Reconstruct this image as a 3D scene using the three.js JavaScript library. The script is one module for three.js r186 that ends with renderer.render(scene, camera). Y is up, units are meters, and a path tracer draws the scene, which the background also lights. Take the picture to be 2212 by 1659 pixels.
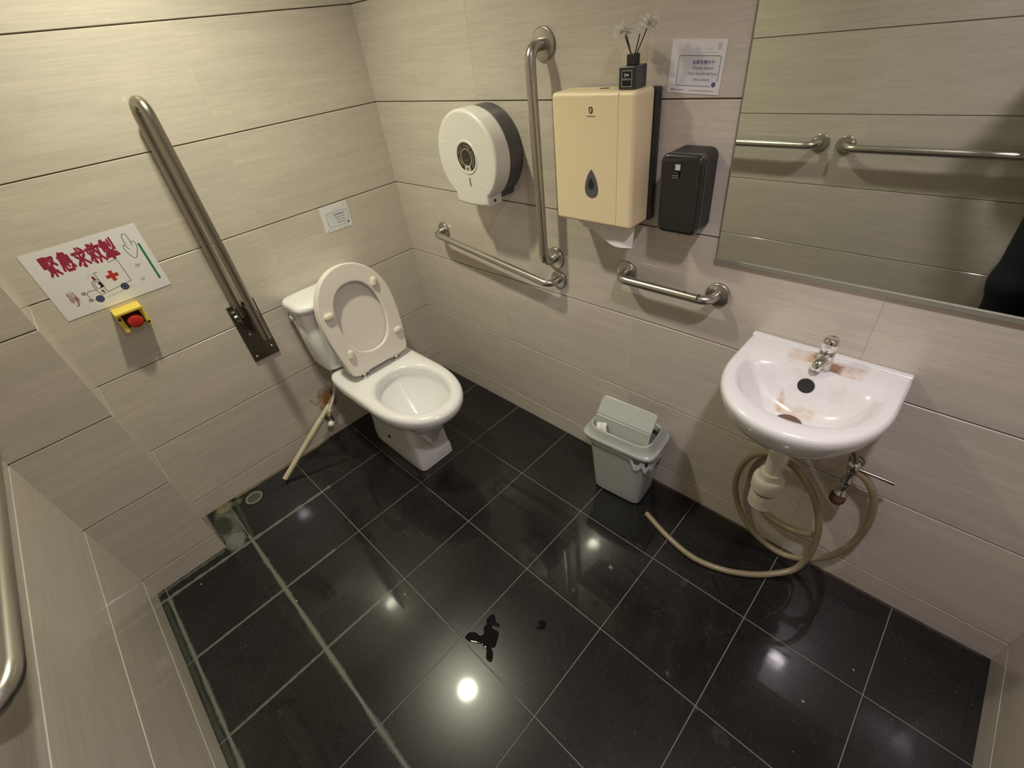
import * as THREE from 'three';
import { RoundedBoxGeometry } from 'three/addons/geometries/RoundedBoxGeometry.js';
import { mergeGeometries, mergeVertices } from 'three/addons/utils/BufferGeometryUtils.js';
import { MarchingCubes } from 'three/addons/objects/MarchingCubes.js';

// ---------------------------------------------------------------- camera, lamps, exposure
const scene = new THREE.Scene();
scene.background = new THREE.Color(0x000000);
const camera = new THREE.PerspectiveCamera(79.579, 2212 / 1659, 0.02, 30);
camera.rotation.order = 'YXZ';
camera.position.set(1.8554, 1.4534, 1.1314);
camera.rotation.set(-0.65702, 0.85255, -0.14453);
scene.add(camera);
const renderer = new THREE.WebGLRenderer({ antialias: true });
renderer.toneMapping = THREE.LinearToneMapping;
renderer.toneMappingExposure = 1.04;
renderer.shadowMap.enabled = true;
const LAMPS = [
  { at: [0.47, 2.2, 0.745], color: [1.0, 0.97, 0.73], power: 5.5, label: 'round warm ceiling downlight above the toilet side of the room' },
  { at: [1.95, 2.2, 0.81], color: [1.0, 0.905, 0.96], power: 4.5, label: 'round pinkish white ceiling downlight above the washbasin side' },
];

// ---------------------------------------------------------------- helpers
let seed = 20250;
const rnd = () => { seed = (seed * 1664525 + 1013904223) >>> 0; return seed / 4294967296; };
const V = (x, y, z) => new THREE.Vector3(x, y, z);
const used = {};
function numbered(name) { used[name] = (used[name] || 0) + 1; return used[name] === 1 ? name : name + '_' + String(used[name] - 1).padStart(3, '0'); }
function part(name, geo, mat, parent, label) { const m = new THREE.Mesh(geo, mat); m.name = name; parent.add(m); if (label) m.userData.label = label; return m; }
function thing(name, label, category, pos = [0, 0, 0], turn = 0, group) {
  const o = new THREE.Group(); o.name = numbered(name); o.position.set(...pos); o.rotation.y = turn; o.userData = { label, category };
  if (group) o.userData.group = group; scene.add(o); return o;
}
function struct(name, geo, mat, label, category) { const m = new THREE.Mesh(geo, mat); m.name = name; m.userData = { kind: 'structure', label, category }; scene.add(m); return m; }
const box = (x0, x1, y0, y1, z0, z1) => { const g = new THREE.BoxGeometry(x1 - x0, y1 - y0, z1 - z0); g.translate((x0 + x1) / 2, (y0 + y1) / 2, (z0 + z1) / 2); return g; };
const rbox = (x0, x1, y0, y1, z0, z1, r = 0.004, s = 3) => { const g = new RoundedBoxGeometry(x1 - x0, y1 - y0, z1 - z0, s, r); g.translate((x0 + x1) / 2, (y0 + y1) / 2, (z0 + z1) / 2); return g; };
const lathe = (pts, seg = 40) => new THREE.LatheGeometry(pts.map(p => new THREE.Vector2(Math.max(p[0], 1e-5), p[1])), seg);
const cyl = (r0, r1, h, seg = 24) => { const b = Math.min(0.0012, h / 4, r0 / 4); return lathe([[0, 0], [r1 - b, 0], [r1, b], [r0, h - b], [r0 - b, h], [0, h]], seg); };
// a lathe or cylinder made along +y, laid so that its axis points along d and its foot is at p
function along(g, p, d) { const q = new THREE.Quaternion().setFromUnitVectors(V(0, 1, 0), V(...d).normalize()); g.applyQuaternion(q); g.translate(...p); return g; }
function tube(pts, r, seg = 80, rad = 14, tension = 0.5) {
  const c = new THREE.CatmullRomCurve3(pts.map(p => V(...p)), false, 'centripetal', tension);
  const g = new THREE.TubeGeometry(c, seg, r, rad, false);
  const caps = [0, 1].map(t => { const d = new THREE.CircleGeometry(r, rad); const n = c.getTangentAt(t); if (!t) n.negate(); d.applyQuaternion(new THREE.Quaternion().setFromUnitVectors(V(0, 0, 1), n)); const p = c.getPointAt(t); d.translate(p.x, p.y, p.z); return d; });
  return join([g, ...caps]);
}
function join(list) { return mergeGeometries(list.map(g => { let h = g.index ? g.toNonIndexed() : g; for (const k of Object.keys(h.attributes)) if (!['position', 'normal', 'uv'].includes(k)) h.deleteAttribute(k); return h; })); }
// polyline with rounded corners -> dense points
function rounded(pts, r, n = 10) {
  const out = [pts[0]];
  for (let i = 1; i < pts.length - 1; i++) {
    const a = V(...pts[i - 1]), b = V(...pts[i]), c = V(...pts[i + 1]);
    const u = a.clone().sub(b), w = c.clone().sub(b), k = Math.min(r, u.length() * (i === 1 ? 0.9 : 0.49), w.length() * (i === pts.length - 2 ? 0.9 : 0.49));
    const p = b.clone().addScaledVector(u.normalize(), k), q = b.clone().addScaledVector(w.normalize(), k);
    for (let j = 0; j <= n; j++) { const t = j / n, s = 1 - t; out.push([0, 1, 2].map(m => s * s * p.getComponent(m) + 2 * s * t * b.getComponent(m) + t * t * q.getComponent(m))); }
  }
  out.push(pts[pts.length - 1]); return out;
}
function bentTube(pts, r, bend, rad = 16) {
  // sweep along rounded polyline, keeping straights straight
  const path = rounded(pts, bend), cp = new THREE.CurvePath();
  for (let i = 1; i < path.length; i++) { const a = V(...path[i - 1]), b = V(...path[i]); if (a.distanceTo(b) > 1e-5) cp.add(new THREE.LineCurve3(a, b)); }
  const P = [V(...path[0])]; for (const c of cp.curves) P.push(c.v2.clone());
  return sweep(P, () => r, rad);
}
function sweep(P, rf, rad = 14) {
  const n = P.length, pos = [], idx = [], uv = []; let N = null, len = 0;
  for (let i = 0; i < n; i++) {
    const T = P[Math.min(i + 1, n - 1)].clone().sub(P[Math.max(i - 1, 0)]).normalize();
    if (!N) { N = Math.abs(T.y) < 0.9 ? V(0, 1, 0) : V(1, 0, 0); }
    N = N.clone().addScaledVector(T, -N.dot(T)).normalize();
    const B = T.clone().cross(N); if (i) len += P[i].distanceTo(P[i - 1]);
    for (let j = 0; j <= rad; j++) { const a = j / rad * Math.PI * 2, r = rf(i / (n - 1)); const p = P[i].clone().addScaledVector(N, Math.cos(a) * r).addScaledVector(B, Math.sin(a) * r); pos.push(p.x, p.y, p.z); uv.push(j / rad, len); }
  }
  for (let i = 0; i < n - 1; i++) for (let j = 0; j < rad; j++) { const a = i * (rad + 1) + j, b = a + rad + 1; idx.push(a, a + 1, b, b, a + 1, b + 1); }
  for (const [row, flip] of [[0, 1], [n - 1, 0]]) {
    const c = pos.length / 3; pos.push(P[row].x, P[row].y, P[row].z); uv.push(0.5, 0.5);
    for (let j = 0; j < rad; j++) { const a = row * (rad + 1) + j; flip ? idx.push(c, a + 1, a) : idx.push(c, a, a + 1); }
  }
  const g = new THREE.BufferGeometry(); g.setAttribute('position', new THREE.Float32BufferAttribute(pos, 3)); g.setAttribute('uv', new THREE.Float32BufferAttribute(uv, 2)); g.setIndex(idx);
  g.computeVertexNormals(); return fixSeam(g, n, rad);
}
function fixSeam(g, n, rad) { const N = g.attributes.normal; for (let i = 0; i < n; i++) { const a = i * (rad + 1), b = a + rad; const v = V(N.getX(a) + N.getX(b), N.getY(a) + N.getY(b), N.getZ(a) + N.getZ(b)).normalize(); N.setXYZ(a, v.x, v.y, v.z); N.setXYZ(b, v.x, v.y, v.z); } return g; }
// loft of closed rings (equal counts); capA / capB close the ends; ring order: outside seen when going from first to last with y rising
function loft(rings, { capA = true, capB = true, flip = false, uv = null } = {}) {
  const n = rings[0].length, pos = [], idx = [], uvs = [];
  const put = p => { pos.push(p[0], p[1], p[2]); const q = uv ? uv(p) : [p[0], p[2]]; uvs.push(q[0], q[1]); };
  for (const r of rings) for (let j = 0; j < n; j++) put(r[j]);
  const tri = (a, b, c) => flip ? idx.push(a, c, b) : idx.push(a, b, c);
  for (let i = 0; i < rings.length - 1; i++) for (let j = 0; j < n; j++) { const a = i * n + j, b = i * n + (j + 1) % n; tri(a, a + n, b); tri(b, a + n, b + n); }
  const cap = (i, up) => { const c = pos.length / 3; const m = [0, 0, 0]; for (const p of rings[i]) for (let k = 0; k < 3; k++) m[k] += p[k] / n; put(m); for (let j = 0; j < n; j++) { const a = i * n + j, b = i * n + (j + 1) % n; up ? tri(a, c, b) : tri(b, c, a); } };
  if (capA) cap(0, false); if (capB) cap(rings.length - 1, true);
  const g = new THREE.BufferGeometry(); g.setAttribute('position', new THREE.Float32BufferAttribute(pos, 3)); g.setAttribute('uv', new THREE.Float32BufferAttribute(uvs, 2)); g.setIndex(idx); g.computeVertexNormals(); return g;
}
// egg-like ring in a horizontal plane: long axis l0..l1 (split at lc), half width hw, exponents back / front. swap: long axis is z
function ring(y, l0, l1, lc, hw, nb, nf, wc, swap = false, n = 72) {
  const out = [];
  for (let j = 0; j < n; j++) {
    const t = j / n * Math.PI * 2, c = Math.cos(t), s = Math.sin(t), e = c >= 0 ? nf : nb;
    const l = c >= 0 ? lc + (l1 - lc) * Math.pow(c, 2 / e) : lc - (lc - l0) * Math.pow(-c, 2 / e), w = wc + Math.sign(s) * hw * Math.pow(Math.abs(s), 2 / e);
    out.push(swap ? [w, y, l] : [l, y, w]);
  }
  return out;
}

// ---------------------------------------------------------------- textures
function noiseGrid(w, h, nx, ny) { // periodic value noise, bicubic-ish
  const g = new Float32Array(nx * ny); for (let i = 0; i < g.length; i++) g[i] = rnd();
  const out = new Float32Array(w * h);
  const xs = [], ys = [];
  for (let x = 0; x < w; x++) { const f = x / w * nx, i = Math.floor(f), t = f - i; xs.push([i % nx, (i + 1) % nx, t * t * (3 - 2 * t)]); }
  for (let y = 0; y < h; y++) { const f = y / h * ny, i = Math.floor(f), t = f - i; ys.push([i % ny, (i + 1) % ny, t * t * (3 - 2 * t)]); }
  for (let y = 0; y < h; y++) { const [a, b, v] = ys[y]; for (let x = 0; x < w; x++) { const [c, d, u] = xs[x]; const p = g[a * nx + c] * (1 - u) + g[a * nx + d] * u, q = g[b * nx + c] * (1 - u) + g[b * nx + d] * u; out[y * w + x] = p * (1 - v) + q * v - 0.5; } }
  return out;
}
function dataTex(w, h, fill, srgb = true) {
  const d = new Uint8Array(w * h * 4); for (let i = 0; i < w * h; i++) { const c = fill(i); d[i * 4] = c[0]; d[i * 4 + 1] = c[1]; d[i * 4 + 2] = c[2]; d[i * 4 + 3] = 255; }
  const t = new THREE.DataTexture(d, w, h); t.magFilter = THREE.LinearFilter; t.minFilter = THREE.LinearFilter; t.wrapS = t.wrapT = THREE.RepeatWrapping; if (srgb) t.colorSpace = THREE.SRGBColorSpace; t.needsUpdate = true; return t;
}
function canvas(w, h, draw) { const c = document.createElement('canvas'); c.width = w; c.height = h; const x = c.getContext('2d'); draw(x, w, h); const t = new THREE.CanvasTexture(c); t.colorSpace = THREE.SRGBColorSpace; t.anisotropy = 8; return t; }

// wall tile: pale stone glaze with fine horizontal streaks, 1.2 m x 0.6 m of surface
const TW = 2048, TH = 1024;
const wallTex = (() => {
  const a = noiseGrid(TW, TH, 5, 26), b = noiseGrid(TW, TH, 14, 150), c = noiseGrid(TW, TH, 60, 420), d = noiseGrid(TW, TH, 3, 5), e = noiseGrid(TW, TH, 400, 512), f = noiseGrid(TW, TH, 26, 220);
  return dataTex(TW, TH, i => {
    let v = 0.30 * a[i] + 0.40 * b[i] + 0.26 * c[i] + 0.22 * d[i] + 0.18 * e[i];
    const light = Math.max(0, f[i] - 0.28) * 1.0, dark = Math.max(0, -f[i] - 0.33) * 1.2; v += light - dark;
    const k = 1 + 0.12 * v; return [Math.min(255, 210 * k + 2 * a[i]), Math.min(255, 201 * k), Math.min(255, 189 * k - 3 * d[i])];
  });
})();
const wallBump = (() => { const b = noiseGrid(1024, 512, 10, 150), c = noiseGrid(1024, 512, 60, 256), d = noiseGrid(1024, 512, 6, 8); return dataTex(1024, 512, i => { const v = 128 + 60 * b[i] + 40 * c[i] + 60 * d[i]; return [v, v, v]; }, false); })();

// floor: black granite with pale flecks; lime and algae staining along the joints by the drain (u = x / 2.3, canvas row = z / 1.53)
const FX = 2.3, FZ = 1.53, FW = 2048, FH = Math.round(2048 * FZ / FX);
const X0 = 0.28366, Z0 = 0.29817, T = 0.3;
const floorTex = canvas(FW, FH, (g, w, h) => {
  const n1 = noiseGrid(w, h, 40, 27), n2 = noiseGrid(w, h, 400, 270), n3 = noiseGrid(w, h, 1024, 681), n4 = noiseGrid(w, h, 9, 6);
  const im = g.createImageData(w, h);
  for (let i = 0; i < w * h; i++) { const v = 26 + 7 * n1[i] + 9 * n2[i] + 15 * n3[i] + 4 * n4[i]; im.data[i * 4] = v; im.data[i * 4 + 1] = v * 0.985; im.data[i * 4 + 2] = v * 1.0; im.data[i * 4 + 3] = 255; }
  g.putImageData(im, 0, 0);
  const S = w / FX;
  for (let i = 0; i < 26000; i++) { const r = rnd(), b = 50 + 70 * r * r * r; g.fillStyle = `rgba(${b + 12},${b + 10},${b + 6},0.8)`; const s = 0.6 + rnd() * 0.9; g.fillRect(rnd() * w, rnd() * h, s, s); }
  for (let i = 0; i < 700; i++) { const b = 120 + 100 * rnd(); g.fillStyle = `rgba(${b},${b},${b - 8},0.8)`; const s = 0.5 + rnd() * 1.2; g.beginPath(); g.arc(rnd() * w, rnd() * h, s * 0.62, 0, 7); g.fill(); }
  // dull smears left by drying water
  for (let i = 0; i < 60; i++) { const x = rnd() * w, y = rnd() * h; for (let k = 0; k < 60; k++) { g.fillStyle = `rgba(120,120,112,${0.03 + 0.05 * rnd()})`; g.fillRect(x + (rnd() + rnd() - 1) * 26, y + (rnd() + rnd() - 1) * 18, 1.4, 1.4); } }
  // grainy deposit along a line
  const deposit = (x0, z0, x1, z1, wid, dens, col, a) => {
    const L = Math.hypot(x1 - x0, z1 - z0), n = L * S * dens * 2;
    for (let i = 0; i < n; i++) { const t = rnd(), k = 0.55 + 0.45 * Math.sin(t * 37 + x0 * 50) * Math.sin(t * 11 + z0 * 30), o = (rnd() + rnd() + rnd() - 1.5) / 1.5 * wid * k; const px = x0 + (x1 - x0) * t, pz = z0 + (z1 - z0) * t, nx = -(z1 - z0) / L, nz = (x1 - x0) / L;
      const s = 1.4 + rnd() * 3.2; g.fillStyle = `rgba(${col[0] + rnd() * 24 - 12},${col[1] + rnd() * 24 - 12},${col[2] + rnd() * 20 - 10},${a * 0.22 * (0.35 + rnd())})`; g.beginPath(); g.arc((px + nx * o) * S, (pz + nz * o) * S, s, 0, 7); g.fill(); }
  };
  const lime = [100, 105, 91], algae = [52, 58, 44], lav = [128, 126, 122];
  deposit(0.25, 1.198, 1.75, 1.198, 0.016, 5, lime, 0.42); deposit(0.25, 1.198, 1.0, 1.198, 0.009, 6, lime, 0.6);
  deposit(X0, 0.86, X0, 1.20, 0.013, 8, lime, 0.5); deposit(X0, 1.2, X0, 1.525, 0.011, 8, lime, 0.6);
  deposit(X0, 1.498, 1.3, 1.498, 0.010, 5, lime, 0.5); deposit(0.3, 1.515, 1.6, 1.515, 0.012, 5, algae, 0.6);
  deposit(X0 + 0.3, 1.0, X0 + 0.3, 1.5, 0.007, 4, lime, 0.45); deposit(X0 + 0.6, 0.95, X0 + 0.6, 1.5, 0.006, 3, lime, 0.4);
  deposit(0.24, 1.29, 0.24, 1.525, 0.014, 9, [74, 80, 70], 0.5);
  // pale cement patch beside the pillar with a dark wet hollow
  const blob = (cx, cz, rx, rz, n, col, a, rot = 0) => { for (let i = 0; i < n; i++) { const t = rnd() * 6.283, r = Math.sqrt(rnd()) * (0.75 + 0.25 * rnd()), u = Math.cos(t) * r * rx, v = Math.sin(t) * r * rz; g.fillStyle = `rgba(${col[0] + rnd() * 26 - 13},${col[1] + rnd() * 26 - 13},${col[2] + rnd() * 22 - 11},${a * (n < 60 ? 1 : 0.24) * (0.4 + rnd() * 0.6)})`; g.beginPath(); g.arc((cx + u * Math.cos(rot) - v * Math.sin(rot)) * S, (cz + u * Math.sin(rot) + v * Math.cos(rot)) * S, n < 60 ? 0.8 + rnd() * 1.2 : 1.5 + rnd() * 5, 0, 7); g.fill(); } };
  blob(0.14, 1.235, 0.145, 0.048, 3600, [104, 107, 96], 0.5); blob(0.235, 1.245, 0.05, 0.04, 1500, [112, 113, 110], 0.5); blob(0.02, 1.215, 0.03, 0.035, 700, [124, 119, 90], 0.5);
  blob(0.115, 1.252, 0.062, 0.032, 2200, [44, 46, 38], 0.55);
  blob(0.035, 1.165, 0.02, 0.02, 260, [100, 104, 92], 0.45);
  deposit(0.006, 0.72, 0.006, 1.16, 0.008, 8, [118, 108, 78], 0.6); deposit(0.02, 1.17, 0.27, 1.19, 0.01, 5, algae, 0.5);
  // dark wet ring and rusty residue round the foot of the toilet
  deposit(0.22, 0.585, 0.545, 0.582, 0.008, 6, [58, 44, 40], 0.6); deposit(0.563, 0.39, 0.563, 0.57, 0.006, 6, [56, 46, 44], 0.6);
  deposit(1.2, 0.004, 2.28, 0.004, 0.004, 3, [70, 62, 46], 0.5);
  // small bits of litter and scuffs
  for (const [x, z] of [[0.32, 1.40], [0.93, 0.93], [0.66, 1.19], [2.05, 0.25], [1.98, 0.41]]) blob(x, z, 0.0025, 0.0018, 8, [190, 188, 180], 0.9);
  blob(1.60, 0.31, 0.012, 0.02, 60, [80, 80, 80], 0.4, 0.5); blob(1.86, 0.62, 0.03, 0.02, 120, [84, 80, 76], 0.35, 0.4);
});
floorTex.wrapS = floorTex.wrapT = THREE.ClampToEdgeWrapping;

// ---------------------------------------------------------------- materials
const std = o => new THREE.MeshStandardMaterial(o), phy = o => new THREE.MeshPhysicalMaterial(o);
const lin = (r, g, b) => new THREE.Color().setRGB(r, g, b);
const M = {
  wallTile: phy({ map: wallTex, bumpMap: wallBump, bumpScale: 0.0002, roughness: 0.3, specularIntensity: 0.9, clearcoat: 0.5, clearcoatRoughness: 0.07 }),
  wallGrout: std({ color: lin(0.19, 0.155, 0.105), roughness: 0.9 }),
  floorTile: phy({ map: floorTex, roughness: 0.26, specularIntensity: 0.5, clearcoat: 0.6, clearcoatRoughness: 0.05 }),
  floorGrout: std({ color: lin(0.20, 0.195, 0.18), roughness: 0.9 }),
  ceiling: std({ color: lin(0.84, 0.83, 0.80), roughness: 0.95 }),
  steel: std({ color: lin(0.55, 0.53, 0.49), metalness: 1, roughness: 0.3 }),
  steelDull: std({ color: lin(0.36, 0.335, 0.29), metalness: 1, roughness: 0.36 }),
  chrome: std({ color: lin(0.78, 0.77, 0.75), metalness: 1, roughness: 0.1 }),
  porcelain: phy({ color: lin(0.86, 0.86, 0.85), roughness: 0.22, clearcoat: 1, clearcoatRoughness: 0.05 }),
  seatPlastic: phy({ color: lin(0.80, 0.745, 0.69), roughness: 0.3, clearcoat: 0.4, clearcoatRoughness: 0.15 }),
  bumper: std({ color: lin(0.78, 0.73, 0.60), roughness: 0.5 }),
  whitePlastic: phy({ color: lin(0.80, 0.785, 0.73), roughness: 0.36, clearcoat: 0.2, clearcoatRoughness: 0.2 }),
  greyPlastic: std({ color: lin(0.085, 0.085, 0.085), roughness: 0.35 }),
  beige: phy({ color: lin(0.93, 0.79, 0.50), roughness: 0.42, clearcoat: 0.15, clearcoatRoughness: 0.3 }),
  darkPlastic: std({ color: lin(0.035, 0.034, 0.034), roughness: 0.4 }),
  blackGloss: phy({ color: lin(0.012, 0.012, 0.012), roughness: 0.3, clearcoat: 0.8, clearcoatRoughness: 0.12 }),
  blackMatte: std({ color: lin(0.028, 0.026, 0.025), roughness: 0.5 }),
  smoke: phy({ color: lin(0.11, 0.11, 0.12), roughness: 0.2, clearcoat: 0.5, clearcoatRoughness: 0.1 }),
  paper: std({ color: lin(0.82, 0.81, 0.80), roughness: 0.9, side: THREE.DoubleSide }),
  mirror: std({ color: lin(0.76, 0.79, 0.72), metalness: 1, roughness: 0.015 }),
  mirrorEdge: std({ color: lin(0.20, 0.21, 0.16), roughness: 0.5 }),
  channel: std({ color: lin(0.33, 0.325, 0.27), roughness: 0.5, metalness: 0.3 }),
  yellow: phy({ color: lin(0.80, 0.60, 0.09), roughness: 0.4 }),
  red: phy({ color: lin(0.50, 0.025, 0.02), roughness: 0.4 }),
  darkRed: std({ color: lin(0.16, 0.02, 0.015), roughness: 0.5 }),
  binGrey: phy({ color: lin(0.44, 0.46, 0.43), roughness: 0.3, clearcoat: 0.25, clearcoatRoughness: 0.2 }),
  bag: phy({ color: lin(0.70, 0.71, 0.75), roughness: 0.3 }),
  creamPipe: std({ color: lin(0.56, 0.50, 0.34), roughness: 0.5 }),
  cream: std({ color: lin(0.50, 0.43, 0.25), roughness: 0.55 }),
  trap: phy({ color: lin(0.76, 0.72, 0.61), roughness: 0.4 }),
  hose: phy({ color: lin(0.50, 0.42, 0.26), roughness: 0.35, transmission: 0.5, thickness: 0, clearcoat: 0.4, clearcoatRoughness: 0.2 }),
  rust: std({ color: lin(0.12, 0.05, 0.03), roughness: 0.9 }),
  brown: std({ color: lin(0.15, 0.075, 0.055), roughness: 0.5 }),
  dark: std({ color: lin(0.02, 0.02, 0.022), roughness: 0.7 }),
  flower: phy({ color: lin(0.93, 0.92, 0.87), roughness: 0.95, transmission: 0.45, thickness: 0, side: THREE.DoubleSide }),
  reed: std({ color: lin(0.02, 0.016, 0.014), roughness: 0.7 }),
  water: phy({ color: lin(0.006, 0.006, 0.006), roughness: 0.03, ior: 1.33 }),
};

// ---------------------------------------------------------------- room shell
const W = { xc: 0.2317, zc: 1.2803, zD: 1.5246, xC: 2.2977, top: 2.2 };
const ROW0 = 0.0887, ROWH = 0.2973, COLW = 0.5925, GAP = 0.0032, TH_ = 0.005;
const tileCache = {};
function tileGeo(w, h, e) { // chamfered slab facing +z, front at z = 0; uv in metres over the 1.2 x 0.6 texture
  const variant = Math.floor(rnd() * 5), key = [w.toFixed(3), h.toFixed(3), e, variant].join(); if (tileCache[key]) return tileCache[key];
  const c = 0.0012, a = w / 2, b = h / 2, pos = [], uv = [], u0 = rnd(), v0 = rnd();
  const q = (p) => { for (const i of [0, 1, 2, 0, 2, 3]) { pos.push(...p[i]); uv.push(u0 + (p[i][0] + a) / 1.2, v0 + (p[i][1] + b) / 0.6); } };
  const F = [[-a + e, -b + c, 0], [a - e, -b + c, 0], [a - e, b - c, 0], [-a + e, b - c, 0]], E = [[-a, -b, -c], [a, -b, -c], [a, b, -c], [-a, b, -c]], K = [[-a, -b, -TH_], [a, -b, -TH_], [a, b, -TH_], [-a, b, -TH_]];
  q(F); for (let i = 0; i < 4; i++) { const j = (i + 1) % 4; q([E[i], E[j], F[j], F[i]]); q([K[i], K[j], E[j], E[i]]); }
  const g = new THREE.BufferGeometry(); g.setAttribute('position', new THREE.Float32BufferAttribute(pos, 3)); g.setAttribute('uv', new THREE.Float32BufferAttribute(uv, 2)); g.computeVertexNormals(); return tileCache[key] = g;
}
const rows = [0]; for (let y = ROW0; y < W.top - 0.01; y += ROWH) rows.push(y); rows.push(W.top);
function tileWall(wall, place, turn, u0, u1, cols, joint = 0) { // place(u, y) -> world position of a tile's centre on the face
  const br = [u0, ...cols.filter(c => c > u0 + 0.01 && c < u1 - 0.01), u1];
  for (let r = 0; r < rows.length - 1; r++) for (let i = 0; i < br.length - 1; i++) {
    const ga = i ? joint / 3 : 0, gb = i < br.length - 2 ? joint / 3 : 0, y0 = rows[r] + (r ? GAP / 2 : 0), y1 = rows[r + 1] - (r < rows.length - 2 ? GAP / 2 : 0);
    const a = br[i] + ga, b = br[i + 1] - gb;
    const t = part('tile', tileGeo(b - a, y1 - y0, joint), M.wallTile, wall); t.position.set(...place((a + b) / 2, (y0 + y1) / 2)); t.rotation.y = turn;
  }
}
const steps = (a, b, s) => { const o = []; for (let x = a; x < b; x += s) o.push(x); return o; };
const back = struct('wall_back', box(-0.12, W.xC + 0.12, -0.05, W.top + 0.05, -0.12, -TH_), M.wallGrout, 'beige streaked tile wall behind the washbasin and dispensers', 'wall');
tileWall(back, (u, y) => [u, y, 0], 0, 0, W.xC, steps(COLW, W.xC, COLW), 0.0002);
const left = struct('wall_left', box(-0.12, -TH_, -0.05, W.top + 0.05, -TH_, W.zD + 0.12), M.wallGrout, 'beige streaked tile wall behind the toilet', 'wall');
tileWall(left, (u, y) => [0, y, u], Math.PI / 2, 0, W.zc + 0.002, steps(COLW, W.zc, COLW));
const pillar = struct('wall_pillar', box(-TH_, W.xc - TH_, -0.05, W.top + 0.05, W.zc + TH_, W.zD + 0.05), M.wallGrout, 'tiled pillar projecting from the left wall beside the emergency sign', 'wall');
tileWall(pillar, (u, y) => [W.xc, y, u], Math.PI / 2, W.zc, W.zD, []);
tileWall(pillar, (u, y) => [u, y, W.zc], Math.PI, 0, W.xc - TH_ * 0.2, []);
const front = struct('wall_front', box(W.xc - TH_, W.xC + 0.12, -0.05, W.top + 0.05, W.zD + TH_, W.zD + 0.12), M.wallGrout, 'beige tile wall on the camera side carrying two long grab bars', 'wall');
tileWall(front, (u, y) => [u, y, W.zD], Math.PI, W.xc, W.xC, steps(W.xc + 0.55, W.xC, COLW));
const right = struct('wall_right', box(W.xC + TH_, W.xC + 0.12, -0.05, W.top + 0.05, -TH_, W.zD + TH_), M.wallGrout, 'beige tile wall at the right end of the room', 'wall');
tileWall(right, (u, y) => [W.xC, y, u], -Math.PI / 2, 0, W.zD, steps(COLW, W.zD, COLW));
struct('ceiling', box(-0.12, W.xC + 0.12, W.top, W.top + 0.12, -0.12, W.zD + 0.12), M.ceiling, 'plain off-white ceiling with two round downlights', 'ceiling');
const floor = struct('floor', box(-0.12, W.xC + 0.12, -0.12, -0.0012, -0.12, W.zD + 0.12), M.floorGrout, 'polished black granite tile floor with pale joints', 'floor');
{
  const xs = [0, ...steps(X0, W.xC, T), W.xC], zs = [0, ...steps(Z0, W.zD, T), W.zD];
  for (let i = 0; i < xs.length - 1; i++) for (let j = 0; j < zs.length - 1; j++) {
    const g0 = 0.0013, a = xs[i] + (i ? g0 : 0), b = xs[i + 1] - (i < xs.length - 2 ? g0 : 0), c = zs[j] + (j ? g0 : 0), d = zs[j + 1] - (j < zs.length - 2 ? g0 : 0), k = 0.0007;
    const pos = [], uv = []; const q = p => { for (const n of [0, 1, 2, 0, 2, 3]) { pos.push(...p[n]); uv.push(p[n][0] / FX, 1 - p[n][2] / FZ); } };
    const F = [[a + k, 0, d - k], [b - k, 0, d - k], [b - k, 0, c + k], [a + k, 0, c + k]], E = [[a, -k, d], [b, -k, d], [b, -k, c], [a, -k, c]], K = E.map(p => [p[0], -0.006, p[2]]);
    q(F); for (let n = 0; n < 4; n++) { const m = (n + 1) % 4; q([E[n], E[m], F[m], F[n]]); q([K[n], K[m], E[m], E[n]]); }
    const g = new THREE.BufferGeometry(); g.setAttribute('position', new THREE.Float32BufferAttribute(pos, 3)); g.setAttribute('uv', new THREE.Float32BufferAttribute(uv, 2)); g.computeVertexNormals();
    part('tile', g, M.floorTile, floor);
  }
}
// rusty streak on the wall round the water supply of the toilet: a thin crust with a ragged outline
{
  const rustTex = canvas(256, 256, (g, w, h) => {
    g.clearRect(0, 0, w, h);
    for (let i = 0; i < 1500; i++) { const t = rnd() * 6.283, r = Math.pow(rnd(), 0.75), x = 150 + Math.cos(t) * r * 62, y = 110 + Math.sin(t) * r * 78; g.fillStyle = `rgba(${150 + rnd() * 40},${88 + rnd() * 30},${34 + rnd() * 18},${0.10 + 0.34 * (1 - r) * rnd()})`; g.beginPath(); g.ellipse(x, y, 1 + rnd() * 2, 2 + rnd() * 5, rnd() * 0.6, 0, 7); g.fill(); }
    for (let i = 0; i < 160; i++) { g.strokeStyle = `rgba(${110 + rnd() * 50},${62 + rnd() * 26},24,${0.25 + rnd() * 0.4})`; g.lineWidth = 0.8 + rnd(); const x = 120 + rnd() * 70, y = 60 + rnd() * 90; g.beginPath(); g.moveTo(x, y); g.lineTo(x + rnd() * 16 - 8, y + 6 + rnd() * 20); g.stroke(); }
    for (let i = 0; i < 50; i++) { g.fillStyle = `rgba(50,36,18,${0.3 + rnd() * 0.5})`; const t = rnd(); g.fillRect(52 + t * 60 + rnd() * 8, 60 + t * 130 + rnd() * 8, 1 + rnd() * 3, 2 + rnd() * 4); }
  });
  const g = new THREE.PlaneGeometry(0.2, 0.22); const s = part('rust_stain', g, std({ map: rustTex, transparent: true, roughness: 0.95 }), left, 'orange brown rust stain round the water valve');
  s.rotation.y = Math.PI / 2; s.position.set(0.0006, 0.185, 0.66);
}

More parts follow.
